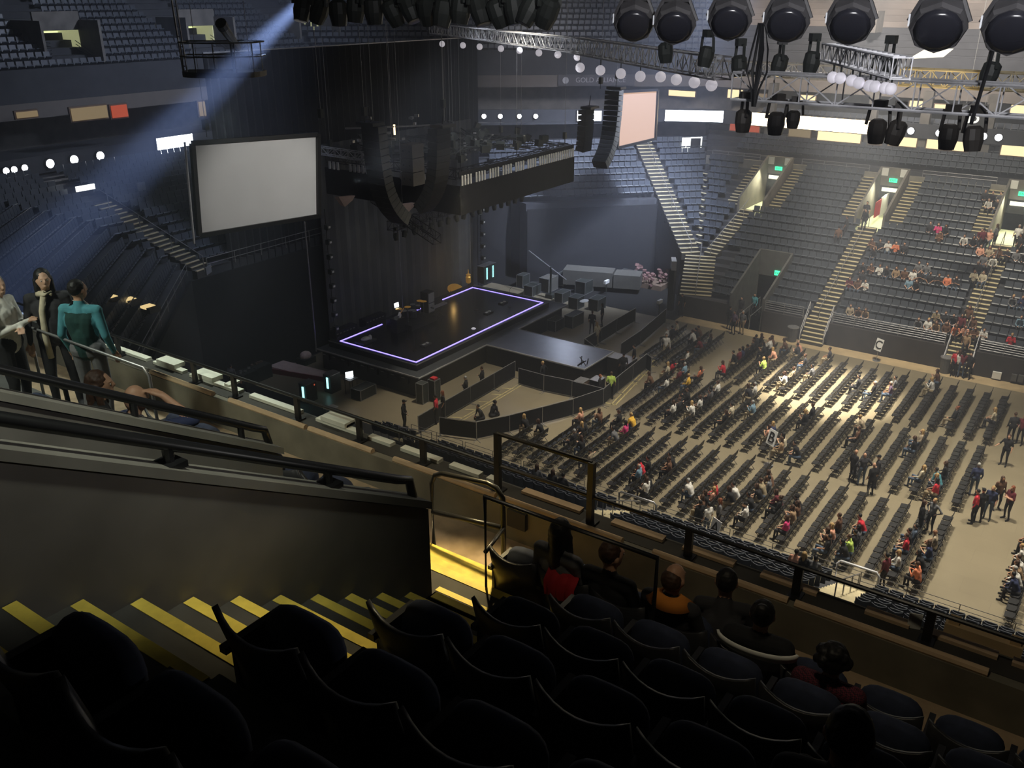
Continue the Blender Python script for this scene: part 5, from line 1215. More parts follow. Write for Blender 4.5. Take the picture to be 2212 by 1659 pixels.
o = rail('stair_hoop', [[(-6.4, 31.2, .9), (-6.4, 31.2, 1.8), (-6.3, 31.2, 1.95), (-4.95, 31.2, 1.95), (-4.85, 31.2, 1.8), (-4.85, 31.2, .9)]], .05, 'bright white hoop barrier at the foot of the lower right stairs', m=M_alu, cat='barrier')
o = rail('stair_hoop', [[(-15.9, 31.1, .9), (-15.9, 31.1, 1.8), (-15.8, 31.1, 1.9), (-14.2, 31.1, 1.9), (-14.1, 31.1, 1.8), (-14.1, 31.1, .9)]], .04, 'steel hoop barrier at the foot of the middle near stairs', m=M_steel, cat='barrier')
# ---------------------------------------------------------------- people
COL = {'black': (.012, .012, .014), 'dark': (.03, .03, .035), 'grey': (.16, .16, .17), 'white': (.75, .73, .68), 'cream': (.62, .55, .40), 'beige': (.42, .34, .24), 'tan': (.36, .24, .14), 'brown': (.14, .07, .04), 'red': (.62, .03, .05), 'maroon': (.14, .02, .03),
       'pink': (.75, .06, .22), 'orange': (.75, .24, .12), 'yellow': (.85, .5, .06), 'green': (.55, .75, .15), 'blue': (.20, .32, .42), 'navy': (.03, .04, .10), 'teal': (.08, .30, .36), 'purple': (.15, .10, .16), 'peach': (.75, .38, .26), 'jeans': (.07, .10, .15), 'khaki': (.30, .24, .15)}
HAIR = {'black': (.006, .005, .005), 'brown': (.06, .028, .015), 'blonde': (.45, .29, .12), 'grey': (.35, .34, .32), 'red': (.22, .06, .02), 'bald': None}
def cmat(n): return mat('cloth_'+n, COL[n], .9, var=.15, scale=14)
def hmat(n): return mat('hair_'+n, HAIR[n], .6, var=.3, scale=40)
SKIN = [mat('skin_a', (.55, .31, .20), .55, var=.05), mat('skin_b', (.36, .18, .10), .55, var=.05), mat('skin_c', (.66, .40, .28), .55, var=.05)]
V = Vector
def pose(kind):
    """joints, faces +Y, origin on the ground (standing) or floor under the pelvis (seated)"""
    j = {}
    if kind.startswith('sit'):
        lean = {'sit': .04, 'sit_rec': -.10, 'sit_lean': .26, 'sit_back': -.10, 'sit_phone': .12, 'sit_head': .08}[kind]
        j['pel'] = V((0, 0, .53)); j['che'] = V((0, lean*.6, .92)); j['nek'] = V((0, lean, 1.10)); j['hed'] = V((0, lean+.035, 1.25))
        for s, k in ((-1, 'l'), (1, 'r')):
            j['hip'+k] = V((s*.1, .02, .52)); j['kne'+k] = V((s*(.13 if kind != 'sit_back' else .2), .44, .54)); j['ank'+k] = V((s*.13, .47 if k == 'l' else .40, .08)); j['toe'+k] = V((s*.14, .63 if k == 'l' else .57, .04))
            j['sho'+k] = V((s*.18, lean, 1.04))
            j['elb'+k] = V((s*.25, lean+.06, .77)); j['han'+k] = V((s*.09, lean+.30, .68))
        if kind == 'sit_phone': j['hanr'] = V((.03, lean+.27, .92)); j['hanl'] = V((-.05, lean+.27, .90))
        if kind == 'sit_back': j['elbr'] = V((.40, -.02, .92)); j['hanr'] = V((.62, .02, .90)); j['hanl'] = V((-.15, .25, .66))
        if kind == 'sit_lean': j['hanl'] = V((-.1, .46, .66)); j['hanr'] = V((.1, .46, .66)); j['elbl'] = V((-.24, .30, .72)); j['elbr'] = V((.24, .30, .72))
        if kind == 'sit_head': j['elbr'] = V((.42, .36, 1.10)); j['hanr'] = V((.14, .27, 1.27)); 
    else:
        j['pel'] = V((0, 0, .96)); j['che'] = V((0, 0, 1.30)); j['nek'] = V((0, .0, 1.49)); j['hed'] = V((0, .03, 1.64))
        for s, k in ((-1, 'l'), (1, 'r')):
            st = {'stand': 0, 'stand_hips': 0, 'stand_point': 0, 'walk': .22*s, 'stand_cross': 0}[kind]
            j['hip'+k] = V((s*.1, 0, .92)); j['kne'+k] = V((s*.12, .04+st*.6, .50)); j['ank'+k] = V((s*.13, -.02+st, .09)); j['toe'+k] = V((s*.16, .15+st, .04))
            j['sho'+k] = V((s*.19, 0, 1.42)); j['elb'+k] = V((s*.26, -.03-st*.5, 1.13)); j['han'+k] = V((s*.26, .08-st, .90))
        if kind == 'stand_hips':
            for s, k in ((-1, 'l'), (1, 'r')): j['elb'+k] = V((s*.40, -.08, 1.16)); j['han'+k] = V((s*.2, .04, 1.03))
        if kind == 'stand_point': j['elbr'] = V((.34, .10, 1.15)); j['hanr'] = V((.42, .36, 1.08))
        if kind == 'stand_cross': j['elbl'] = V((-.26, .05, 1.13)); j['elbr'] = V((.26, .05, 1.13)); j['hanl'] = V((.08, .24, 1.16)); j['hanr'] = V((-.08, .24, 1.20))
    return j
def body_mesh(name, kind, vox=.032, sleeves='long', build=1.0, fine=False, turn=0.0, skirt=False):
    j = pose(kind); k = build; seg = []
    def S(a, b, ra, rb, t): seg.append((V(a), V(b), ra, rb, t))
    P, Ce, N, H = j['pel'], j['che'], j['nek'], j['hed']
    S(P+V((-.07, 0, 0)), P+V((.07, 0, 0)), .125*k, .125*k, 2); S(P, (P+Ce)/2, .135*k, .14*k, 1)
    S((P+Ce)/2+V((-.04, 0, 0)), Ce+V((-.07, 0, 0)), .115*k, .12*k, 1); S((P+Ce)/2+V((.04, 0, 0)), Ce+V((.07, 0, 0)), .115*k, .12*k, 1)
    S(j['shol'], j['shor'], .060*k, .060*k, 1); S(Ce, N, .12*k, .062, 1); S(N-V((0, 0, .07)), j['shol'], .062*k, .055*k, 1); S(N-V((0, 0, .07)), j['shor'], .062*k, .055*k, 1); S(N-V((0, 0, .02)), H-V((0, .01, .06)), .052, .055, 0)
    for s in 'lr':
        S(j['hip'+s], j['kne'+s], .092*k, .062*k, 2); S(j['kne'+s], j['ank'+s], .06*k, .042, 2); S(j['ank'+s]-V((0, .03, .02)), j['toe'+s], .045, .038, 3)
        S(j['sho'+s], j['elb'+s], .056*k, .045*k, 1); S(j['elb'+s], j['han'+s], .043*k, .030, 1 if sleeves == 'long' else 0)
        d = (j['han'+s]-j['elb'+s]).normalized(); hp = j['han'+s]
        if not fine: S(hp, hp+d*.09, .032, .026, 0)
        else:
            if kind == 'sit_head' and s == 'r': d = (H+V((-.05, .02, .11))-hp).normalized()
            side = d.cross(V((0, 0, 1))); side = side.normalized() if side.length > .1 else V((1, 0, 0)); up = side.cross(d)
            S(hp+side*.018, hp+d*.075+side*.025, .020, .020, 0); S(hp-side*.018, hp+d*.075-side*.025, .020, .020, 0)
            for f_ in range(4):
                o_ = side*(-.032+.0215*f_); L = (.062, .072, .068, .054)[f_]; b0 = hp+d*.085+o_; b1 = b0+d*L*.55-up*.006; b2 = b1+d*L*.45-up*.022
                S(b0-d*.02, b1, .0095, .009, 0); S(b1, b2, .009, .0075, 0)
            t0 = hp+d*.02+side*.03; t1 = t0+d*.03+side*.028-up*.01; S(t0, t1, .011, .010, 0); S(t1, t1+d*.03+side*.004, .010, .008, 0)
    if skirt: S(P, (j['knel']+j['kner'])/2, .16, .20, 2)
    b = mb(SKIN[0])
    n = 12 if fine else 9
    for (a, c, ra, rb, t) in seg: b.capsule(a, c, ra, rb, n)
    # head with brow, nose, chin and ears
    rz = Matrix.Rotation(turn, 3, 'Z')
    hd = []
    b.ell(H, .076, .094, .115, n+2, 8, rz); b.ell(H+rz@V((0, .035, -.065)), .052, .05, .05, n, 6, rz)
    b.ell(H+rz@V((0, .10, -.012)), .014, .022, .028, 8, 6, rz); b.ell(H+rz@V((.078, -.005, -.01)), .014, .022, .034, 8, 6, rz); b.ell(H+rz@V((-.078, -.005, -.01)), .014, .022, .034, 8, 6, rz)
    if fine:
        b.ell(H+rz@V((0, .088, -.062)), .026, .012, .010, 8, 6, rz); b.ell(H+rz@V((0, .082, .025)), .05, .016, .012, 8, 6, rz)
    me = b.mesh('tmp'); o = bpy.data.objects.new('tmp', me); C.objects.link(o)
    m = o.modifiers.new('r', 'REMESH'); m.mode = 'VOXEL'; m.voxel_size = vox; m.use_smooth_shade = True
    s_ = o.modifiers.new('s', 'SMOOTH'); s_.factor = .5; s_.iterations = 2 if fine else 1
    dg = bpy.context.evaluated_depsgraph_get(); out = bpy.data.meshes.new_from_object(o.evaluated_get(dg)); out.name = name
    bpy.data.objects.remove(o)
    out.materials.clear()
    for q in (SKIN[0], cmat('black'), cmat('dark'), cmat('black')): out.materials.append(q)
    idx = []
    segs = seg+[(H-V((0, 0, .03)), H+V((0, 0, .04)), .095, .085, 0)]
    for p in out.polygons:
        c = p.center; best = 9; bt = 0
        for (a, e, ra, rb, t) in segs:
            d = e-a; L2 = d.length_squared; u = 0 if L2 < 1e-9 else max(0, min(1, (c-a).dot(d)/L2))
            q = (c-a-d*u).length-(ra+(rb-ra)*u)
            if q < best: best = q; bt = t
        if c.z > H.z-.10 and (c-H).length < .16 and bt == 1: bt = 0
        idx.append(bt)
    out.polygons.foreach_set('material_index', idx); out.polygons.foreach_set('use_smooth', [True]*len(idx)); out.update()
    out['hx'], out['hy'], out['hz'] = H
    return out
def hair_mesh(name, H, style, fine=False, turn=0.0):
    H = V(H); b = mb(hmat('black')); rz = Matrix.Rotation(turn, 3, 'Z'); n = 14 if fine else 9
    E = lambda c, x, y, z: b.ell(H+rz@V(c), x, y, z, n, 8 if fine else 6, rz)
    if style == 'short': E((0, -.022, .030), .084, .094, .100)
    elif style == 'thin': E((0, -.045, .0), .083, .075, .085)
    elif style == 'long':
        E((0, -.024, .028), .090, .100, .104); b.capsule(H+rz@V((0, -.045, .0)), H+rz@V((0, -.085, -.24)), .074, .05, n)
        for s in (-1, 1): b.capsule(H+rz@V((s*.07, -.02, .0)), H+rz@V((s*.085, .0, -.2)), .035, .028, n)
    elif style == 'bun': E((0, -.024, .028), .086, .098, .102); E((0, -.10, .10), .05, .05, .05)
    elif style == 'curly':
        random.seed(2)
        E((0, -.03, .03), .10, .11, .115)
        for k in range(26):
            a = random.uniform(0, 2*PI); e = random.uniform(-.1, 1.3); d = V((math.cos(a)*math.cos(e), math.sin(a)*math.cos(e)-.25, math.sin(e)))
            b.ell(H+V((0, -.02, .02))+d*.1, .035, .035, .035, 7, 5)
    elif style == 'cap':
        E((0, -.005, .045), .086, .098, .085); b.obox(H+rz@V((0, .12, .045)), .12, .10, .012, turn)
    me = b.mesh('tmp', True)
    if fine:
        o = bpy.data.objects.new('tmp', me); C.objects.link(o); m = o.modifiers.new('r', 'REMESH'); m.mode = 'VOXEL'; m.voxel_size = .009; m.use_smooth_shade = True
        t = bpy.data.textures.new('hair', 'CLOUDS'); t.noise_scale = .03; dm = o.modifiers.new('d', 'DISPLACE'); dm.texture = t; dm.strength = .012
        dg = bpy.context.evaluated_depsgraph_get(); me = bpy.data.meshes.new_from_object(o.evaluated_get(dg)); bpy.data.objects.remove(o)
    me.name = name; return me
BODY = {}; HM = {}
def get_body(kind, sl):
    if (kind, sl) not in BODY: BODY[(kind, sl)] = body_mesh('body', kind, .034, sl)
    return BODY[(kind, sl)]
def get_hair(kind, style):
    me = get_body(kind, 'long')
    if (kind, style) not in HM: HM[(kind, style)] = hair_mesh('hair', (me['hx'], me['hy'], me['hz']), style)
    return HM[(kind, style)]
def dress(o, top, bottom, shoes='black', skin=0):
    for i, m in enumerate((SKIN[skin], cmat(top), cmat(bottom), cmat(shoes))):
        o.material_slots[i].link = 'OBJECT'; o.material_slots[i].material = m
def person(loc, rz, kind, top, bottom, hair, style, label, sl=None, scale=1.0, grp=None, skin=None):
    sl = sl or random.choice(['long', 'short']); me = get_body(kind, sl)
    o = bpy.data.objects.new('person', me); C.objects.link(o); o.location = loc; o.rotation_euler = (0, 0, rz); o.scale = (scale,)*3
    dress(o, top, bottom, skin=random.choice([0, 0, 1, 2]) if skin is None else skin); tag(o, label, 'person', grp)
    if hair != 'bald':
        h = bpy.data.objects.new('hair' if style != 'cap' else 'cap', get_hair(kind, style)); C.objects.link(h); h.parent = o
        h.material_slots[0].link = 'OBJECT'; h.material_slots[0].material = hmat(hair) if style != 'cap' else cmat('black')
    return o
random.seed(21)
taken = set()
bname = {0: 'near', 1: 'middle', 2: 'far'}
STY = {'l': 'long', 's': 'short', 'c': 'curly', 'k': 'cap', 't': 'thin', 'b': 'bun'}
floor_sitters = '''1159,912 black blonde l;1185,902 black brown l;1239,928 black blonde l;1251,924 black brown l;1273,900 peach blonde l;1290,896 brown brown l;1225,940 dark grey s;1358,908 yellow blonde s;1372,896 black brown s;1350,926 pink black l;1317,942 grey black s
1269,982 beige black k;1279,966 black brown l;1364,1018 blue grey t;1389,1022 red black s;1414,1006 black black s;1430,1005 brown brown s;1446,992 black black s;1380,1056 white brown l;1396,1036 black black s
1527,1062 peach blonde l;1541,1060 red brown s;1519,1062 white grey s;1567,1073 black brown l;1587,1061 white black s;1517,1080 black brown l;1541,1093 brown brown l;1593,1101 white black k;1613,1085 black black s;1629,1065 black brown l;1641,1060 khaki brown s;1657,1035 brown brown l;1641,1047 grey black s;1663,1085 black brown b;1678,1079 maroon brown l;1702,1092 brown brown l;1722,1089 black black c;1692,1133 pink brown l;1702,1110 tan brown l
1788,1145 peach blonde l;1772,1157 brown brown l;1768,1190 black black s;1783,1178 black black l;1818,1196 green brown s;1860,1133 red black s;1848,1155 grey black l;1824,1173 black black s;1806,1133 brown brown s;1698,976 tan brown l;1716,974 black black s;1706,960 cream black l
1952,1177 red brown s;1940,1160 dark black s;2005,1187 navy brown l;2015,1162 beige bald t;1982,1210 black black l;1964,1222 white blonde l;1972,1232 orange brown s;1975,1165 jeans black s;2002,1028 cream blonde l;2018,1040 grey blonde l;2026,1014 black brown l;2048,1045 teal black s;2033,1053 red black l
1873,827 dark black s;1886,842 black grey s;1949,832 grey black s;1937,842 purple grey s;2020,834 white blonde l;2034,813 brown brown l;2073,897 black red b;2151,899 cream blonde l;1849,916 beige blonde s;1864,944 brown brown s;1987,965 black brown l;2004,950 beige blonde l;1808,763 dark black s
1446,792 red black l;1437,799 cream blonde l;1450,808 maroon brown s;1429,826 white black l;1418,822 brown brown l;1476,820 yellow blonde s;1494,806 orange brown l;1499,796 blue grey s;1523,788 red brown l;1508,778 white black k;1466,866 black black s;1448,880 white brown l;1457,868 dark brown s;1495,862 black brown s;1504,872 white brown l;1489,880 white blonde l;1527,847 grey black l;1541,838 white brown s;1516,852 dark black s
1563,905 black brown l;1595,895 cream black s;1613,883 blue grey s;1647,846 white grey s;1638,850 dark brown l;1660,930 navy blonde l;1645,936 peach brown l;1758,906 black blonde l;1752,892 dark brown s;1710,820 white brown l;1722,812 beige brown s;1742,799 grey black s;1754,784 dark brown s;1750,746 peach bald t;1736,758 dark black s;1690,770 peach blonde l;1666,793 green blonde s
1672,745 white brown s;1658,744 brown brown l;1650,756 dark black l;1633,742 black black s;1622,748 dark brown s;1632,724 black brown l;1688,736 brown brown l;1676,728 dark black s;1500,724 dark black s;1512,730 white brown s;1524,720 brown brown s;1538,735 dark brown l;1531,750 maroon brown l;1570,764 maroon black s;1600,757 dark black s;1612,768 navy black l;1590,775 black black s;1455,706 cream brown s;1440,716 dark black s;1430,722 white grey s'''
for ent in floor_sitters.replace('\n', ';').split(';'):
    xy, top, hair, st = ent.split(' '); px, py = map(float, xy.split(',')); P = at(px, py, z=.85)
    c = min((kk for kk in CH if kk not in taken), key=lambda kk: (CH[kk][0]-P.x)**2+(CH[kk][1]-P.y)**2)
    if (CH[c][0]-P.x)**2+(CH[c][1]-P.y)**2 > 4: continue
    taken.add(c); x, y = CH[c]
    kind = random.choice(['sit', 'sit_lean', 'sit_phone', 'sit_back', 'sit'])
    hn = 'bald head' if hair == 'bald' else ('dark cap' if st == 'k' else {'l': 'long ', 's': 'short ', 'c': 'curly ', 't': 'thin ', 'b': 'tied-up '}[st]+hair+' hair')
    person((x-.0, y, 0), PI/2+random.uniform(-.25, .25), kind, top, random.choice(['jeans', 'black', 'dark', 'khaki']), hair, STY[st], 'seated person, %s top, %s, %s row of the %s floor block, %s chair' % (top, hn, nth(occupied[c]), bname[c[0]], nth(c[2])), grp='people seated on the floor')
standing = [(1436, 775, 'walk', 'white', 'khaki', 'brown', 's', 'person in a white shirt walking beside the right barricade', -2.6), (1525, 1160, 'stand', 'white', 'jeans', 'black', 's', 'person in a white shirt standing behind the A sign', 1.2),
 (1549, 1150, 'stand', 'grey', 'black', 'red', 'l', 'person in a grey coat with reddish hair beside the white shirt', 2.0), (1507, 1155, 'stand', 'black', 'black', 'black', 's', 'person in black standing at the railing left of the A sign', 1.0),
 (1838, 1040, 'stand', 'black', 'black', 'bald', 't', 'bald person in black, leftmost of the standing huddle', -.6), (1858, 1048, 'stand_hips', 'dark', 'jeans', 'bald', 't', 'second bald person of the standing huddle', .6), (1878, 1070, 'stand', 'black', 'black', 'bald', 't', 'bald person in black at the front of the standing huddle, back turned', .9), (1889, 1052, 'stand_cross', 'dark', 'dark', 'blonde', 'k', 'person in a dark cap at the right of the standing huddle', 1.9),
 (1982, 1155, 'stand', 'black', 'black', 'brown', 'l', 'person in black standing in the near row below the huddle', -1.2), (2006, 1150, 'stand_hips', 'grey', 'dark', 'blonde', 's', 'person in a grey shirt bending beside the one in black', 2.6), (1903, 1275, 'stand', 'maroon', 'black', 'black', 's', 'person in maroon standing at the floor fence', 1.2),
 (2100, 1070, 'stand', 'navy', 'jeans', 'grey', 's', 'grey-haired person in navy, leftmost of the cross-aisle group', .4), (2098, 1130, 'stand', 'red', 'black', 'black', 's', 'person in a red jacket at the end of the chair row', 1.6), (2110, 1128, 'stand_cross', 'black', 'black', 'blonde', 'k', 'person in black with a pale cap beside the red jacket', .4), (2130, 1122, 'stand', 'navy', 'jeans', 'blonde', 's', 'fair-haired person in navy in the cross-aisle group', 2.9), (2150, 1100, 'stand', 'brown', 'black', 'brown', 'l', 'long-haired person in brown in the cross-aisle group', -2.5), (2172, 1122, 'stand_cross', 'maroon', 'dark', 'red', 'l', 'red-haired person in a maroon coat, rightmost of the cross-aisle group', 2.4),
 (2200, 960, 'stand_hips', 'maroon', 'black', 'blonde', 's', 'person with hands on hips by the right picture edge', 2.8), (2180, 955, 'stand', 'dark', 'black', 'brown', 's', 'person in dark clothes just left of the one with hands on hips', .5), (2166, 1005, 'stand_point', 'black', 'black', 'brown', 's', 'bearded person in black standing alone holding white papers', 2.9),
 (1573, 712, 'stand', 'black', 'dark', 'black', 's', 'dark-clothed person standing by the sunken portal, left of three', -.4), (1583, 722, 'stand', 'purple', 'dark', 'black', 's', 'person in a mauve top standing by the sunken portal', 2.8), (1601, 722, 'stand', 'grey', 'khaki', 'grey', 's', 'white-haired person in grey standing by the sunken portal', 2.9),
 (874, 926, 'stand_point', 'black', 'black', 'black', 'k', 'security guard in black with a cap, alone on the dark floor', -1.2), (1172, 838, 'stand_hips', 'black', 'black', 'blonde', 's', 'fair-haired guard standing inside the pit with arms out', 1.6), (958, 905, 'stand', 'black', 'black', 'red', 'l', 'red-haired guard at the left corner of the pit', 2.4), (943, 915, 'stand', 'red', 'black', 'black', 's', 'person in red behind the red-haired guard', 2.0),
 (1278, 722, 'stand', 'black', 'black', 'brown', 's', 'person in black behind the one in white by the runway', .3), (1288, 748, 'stand', 'cream', 'beige', 'blonde', 'l', 'blonde person in pale clothes beyond the runway', 1.2), (1300, 705, 'stand', 'dark', 'black', 'black', 'l', 'person leaning on the far-side barricade by the runway', 2.2),
 (1368, 800, 'stand', 'black', 'black', 'black', 's', 'guard in black on the low table behind the runway end', 2.0), (1294, 868, 'stand', 'black', 'black', 'red', 's', 'red-haired security guard at the desk beside the pit corner', -1.0), (1318, 862, 'stand', 'green', 'black', 'brown', 's', 'person in green behind the desk at the runway end', .5), (1345, 820, 'stand', 'black', 'dark', 'black', 'k', 'guard in a cap between the runway end and the chair-side barricade', .8),
 (1007, 872, 'stand_cross', 'black', 'black', 'grey', 's', 'left of two guards leaning on the inner barricade', 1.9), (1042, 850, 'stand_cross', 'black', 'black', 'brown', 's', 'right of two guards leaning on the inner barricade', 1.9), (505, 845, 'stand', 'grey', 'dark', 'black', 's', 'grey-jacketed crew member near the wooden ladder', .5), (527, 880, 'stand', 'black', 'black', 'black', 's', 'crew member in black behind the ledge, stage left', -2.0),
 (2058, 812, 'stand', 'red', 'black', 'brown', 's', 'person in red at the foot of the crowded steps', -2.9), (2068, 806, 'stand', 'white', 'black', 'brown', 'l', 'person in white at the left of the crowded steps', .2), (2088, 818, 'stand', 'black', 'black', 'black', 's', 'person in black at the right foot of the crowded steps', 2.9), (2076, 810, 'stand_cross', 'maroon', 'jeans', 'black', 'l', 'person in maroon in the middle of the crowded steps queue', .2)]
for (px, py, kind, top, bot, hair, st, lab, rz) in standing:
    P = at(px, py, z=0); y = min(P.y, 58.6); person((P.x, y, 0), rz, kind, top, bot, hair, STY[st], lab)
for i, (px, py, top, lab) in enumerate(((1043, 905, 'dark', 'person sitting on the pit floor, left of the pair'), (1061, 900, 'black', 'curly-haired person sitting on the pit floor, right of the pair'))):
    P = at(px, py, z=0); person((P.x, P.y, -.42), 2.6-i*3, 'sit_lean', top, 'dark', 'black', 'short' if i == 0 else 'curly', lab)
# standing on the stairs and beside the vomitories
def bowl_row(px, py, dz=.8):
    d = at(px, py, z=0)-V((0, 0, CAMZ)); Cz = CAMZ-dz
    t = (1.5-.45*60-Cz)/(d.z-.45*d.y); P = V((0, 0, Cz))+d*t
    i = max(0, min(ROWS-1, int(round((P.y-60.4)/.84)))); return P, i
bs_ = '''2126,425 dark brown s;2143,428 dark black s;2160,424 grey black s;2138,438 white black l;2152,440 dark black s;2006,497 dark brown s;2017,494 pink brown l;2033,502 brown brown s;2041,500 dark black l;2086,512 white brown s;2102,514 dark black l;2118,510 maroon black s;2118,540 peach brown l;2125,560 grey black s;2140,560 white brown s;2110,580 dark grey s;2128,582 dark grey l;2102,600 cream brown s;2118,604 cream brown s
1866,575 dark brown s;1872,580 brown brown l;1886,580 white brown s;1900,582 dark brown l;1920,580 tan brown l;1935,584 brown brown s;1982,580 grey brown s;1994,582 grey black s;1966,606 blue grey s;1984,605 dark brown l;1850,608 brown brown l;1830,618 maroon brown l;1860,600 dark brown s;1988,690 grey brown s;2003,692 white blonde s;2018,690 khaki brown s;2043,692 dark black s;2030,688 dark brown s;1824,692 beige brown s;1838,696 brown black s;1850,694 tan brown l
1785,562 orange brown s;1799,560 dark brown l;1792,508 orange brown s;1812,520 dark black s;1808,500 dark grey s;1692,550 white black s;1706,552 dark black s;1716,553 dark black s;1730,553 dark black s;1712,620 peach brown s;1729,622 brown black s;1640,495 dark black s;1662,478 beige brown l;1675,478 brown brown l;1646,490 white black s;1712,480 dark black s;1745,492 grey black s;1727,450 peach grey s;1545,566 white brown s;1535,615 tan brown l;1552,622 brown brown l;1562,632 peach black s;1570,640 brown brown l;1548,640 orange brown l;1582,630 white brown s
1880,532 brown brown l;1894,536 dark brown l;2186,650 grey blonde s;2208,655 navy brown s;2188,722 red blonde s;2206,690 blue brown s'''
cnt = {}
rowsP = []
for ent in bs_.replace('\n', ';').split(';'):
    xy, top, hair, st = ent.split(' '); px, py = map(float, xy.split(',')); P, i = bowl_row(px, py)
    sec = 'Y-stairs wedge' if P.x < -17 else ('C-sign section' if P.x < -7.9 else 'right edge section')
    rowsP.append((i, sec, P.x, top, hair, st))
rowsP.sort()
used_b = {}
for (i, sec, x, top, hair, st) in rowsP:
    cnt[(i, sec)] = cnt.get((i, sec), -1)+1
    lx = used_b.get(i, -99); x = max(x, lx+.55); used_b[i] = x
    if -17.0 < x < -16.2: x = -17.1
    person((x, 60+.84*i+.5, rise(.84*i)-.0), PI+random.uniform(-.2, .2), random.choice(['sit', 'sit_lean', 'sit_phone']), top, random.choice(['jeans', 'black', 'dark']), hair, STY[st],
           'spectator in %s, %s hair, %s row, %s, %s from left' % (top, hair, nth(i), sec, nth(cnt[(i, sec)])), grp='spectators in the far bowl')
for (X_, Y_, z_, kind, top, hair, st, lab, rz) in ((-16.4, 69.3, zr(69.3), 'stand', 'black', 'black', 's', 'person in black standing at the mouth of the banner vomitory', 2.8), (-16.9, 71.5, zr(70)-.2, 'stand', 'dark', 'black', 's', 'dark silhouette walking inside the banner vomitory', 3.1), (-17.4, 68.3, zr(68.3), 'stand', 'dark', 'black', 's', 'person in dark clothes holding papers on the centre aisle', 1.5), (-17.6, 67.2, zr(67), 'stand', 'brown', 'black', 's', 'usher standing below the banner vomitory', .5),
    (-6.3, 69.6, zr(69.6), 'stand', 'white', 'grey', 's', 'grey-haired person in white at the right edge vomitory', 3.0), (-7.6, 69.4, zr(69.4), 'stand_cross', 'grey', 'brown', 'l', 'person in grey on the left of the right edge vomitory', 1.2), (-8.3, 68.8, zr(68.8), 'stand', 'maroon', 'black', 's', 'person in maroon leaving the right edge vomitory', .8), (-6.0, 68.7, zr(68.7), 'stand', 'dark', 'black', 's', 'person in dark clothes below the right edge vomitory', 2.2),
    (-7.3, 61.4, zr(61.2)+.05, 'walk', 'brown', 'brown', 'l', 'long-haired person descending the right aisle stairs', 3.1), (-7.5, 60.4, 1.8, 'walk', 'maroon', 'black', 'l', 'person in maroon at the bottom of the right aisle stairs', 3.1), (-6.9, 59.6, .9, 'walk', 'tan', 'brown', 's', 'person in tan on the portable right steps', 3.1), (-26.0, 59.3, .0, 'stand', 'black', 'black', 's', 'dark guard standing at the foot of the Y stairs', 3.0),
    (-21.6, 62.3, .05, 'walk', 'teal', 'black', 's', 'person in teal walking in the sunken portal', 3.1), (-22.1, 61.0, .05, 'walk', 'dark', 'black', 's', 'dark figure walking out of the sunken portal', 3.0)):
    person((X_, Y_, z_), rz, kind, top, 'dark', hair, STY[st], lab)
# right-hand block beyond the cross aisle
for i, (px, py, top, hair, st) in enumerate(((2206, 1153, 'black', 'brown', 'l'), (2200, 1190, 'white', 'blonde', 's'), (2184, 1216, 'white', 'brown', 's'), (2204, 1232, 'tan', 'brown', 'l'), (2186, 1250, 'white', 'grey', 's'), (2204, 1268, 'navy', 'black', 's'))):
    P = at(px, py, z=.85); k = 0; j = round((P.y-33.6)/.5); person((-.45, 33.6+.5*j+.02*i, 0), PI/2, 'sit_lean', top, 'dark', hair, STY[st], 'seated person in %s behind the cross aisle at the right edge, %s from the top' % (top, nth(i)))
# people in the near lower bowl
for (px, py, top, hair, st, lab) in ((1152, 1048, 'grey', 'brown', 'l', 'long-haired person in grey slumped in the near lower bowl'), (1178, 1066, 'dark', 'brown', 'l', 'second person in the near lower bowl, by the tall post'), (1200, 1074, 'dark', 'black', 's', 'third person in the near lower bowl, by the tall post'), (1752, 1252, 'grey', 'black', 's', 'person in a grey t-shirt seated beside the lower right stairs'), (1722, 1252, 'black', 'blonde', 'l', 'person looking at a phone beside the grey t-shirt'), (1702, 1250, 'peach', 'black', 's', 'person in a pale top left of the phone user')):
    P = at(px, py, z=2.3); i = max(0, min(4, int(round((31-.55-P.y)/.84)))); person((P.x, 31-.84*i-.32, rise(.84*i)-.4), 0, 'sit', top, 'dark', hair, STY[st], lab)

# ---- people close to the camera, on the balcony
def near_person(loc, rz, kind, top, bottom, hair, style, label, sl='long', build=1.05, turn=0.0, skin=0, scale=1.0):
    me = body_mesh('body', kind, .011, sl, build, True, turn)
    o = bpy.data.objects.new('person', me); C.objects.link(o); o.location = loc; o.rotation_euler = (0, 0, rz); o.scale = (scale,)*3
    dress(o, top, bottom, skin=skin); tag(o, label, 'person'); H = V((me['hx'], me['hy'], me['hz']))
    if hair != 'bald':
        h = bpy.data.objects.new('hair', hair_mesh('hair', H, style, True, turn)); C.objects.link(h); h.parent = o; h.material_slots[0].link = 'OBJECT'; h.material_slots[0].material = hmat(hair)
    e = mb(mat('eye_white', (.7, .7, .68), .3)); rz_ = Matrix.Rotation(turn, 3, 'Z')
    for s in (-1, 1): e.ell(H+rz_@V((s*.03, .084, .004)), .011, .006, .007, 8, 6)
    e.use(mat('eye_dark', (.02, .015, .01), .2))
    for s in (-1, 1): e.ell(H+rz_@V((s*.03, .0895, .004)), .005, .003, .005, 8, 6)
    e.build('eyes', o)
    return o, H
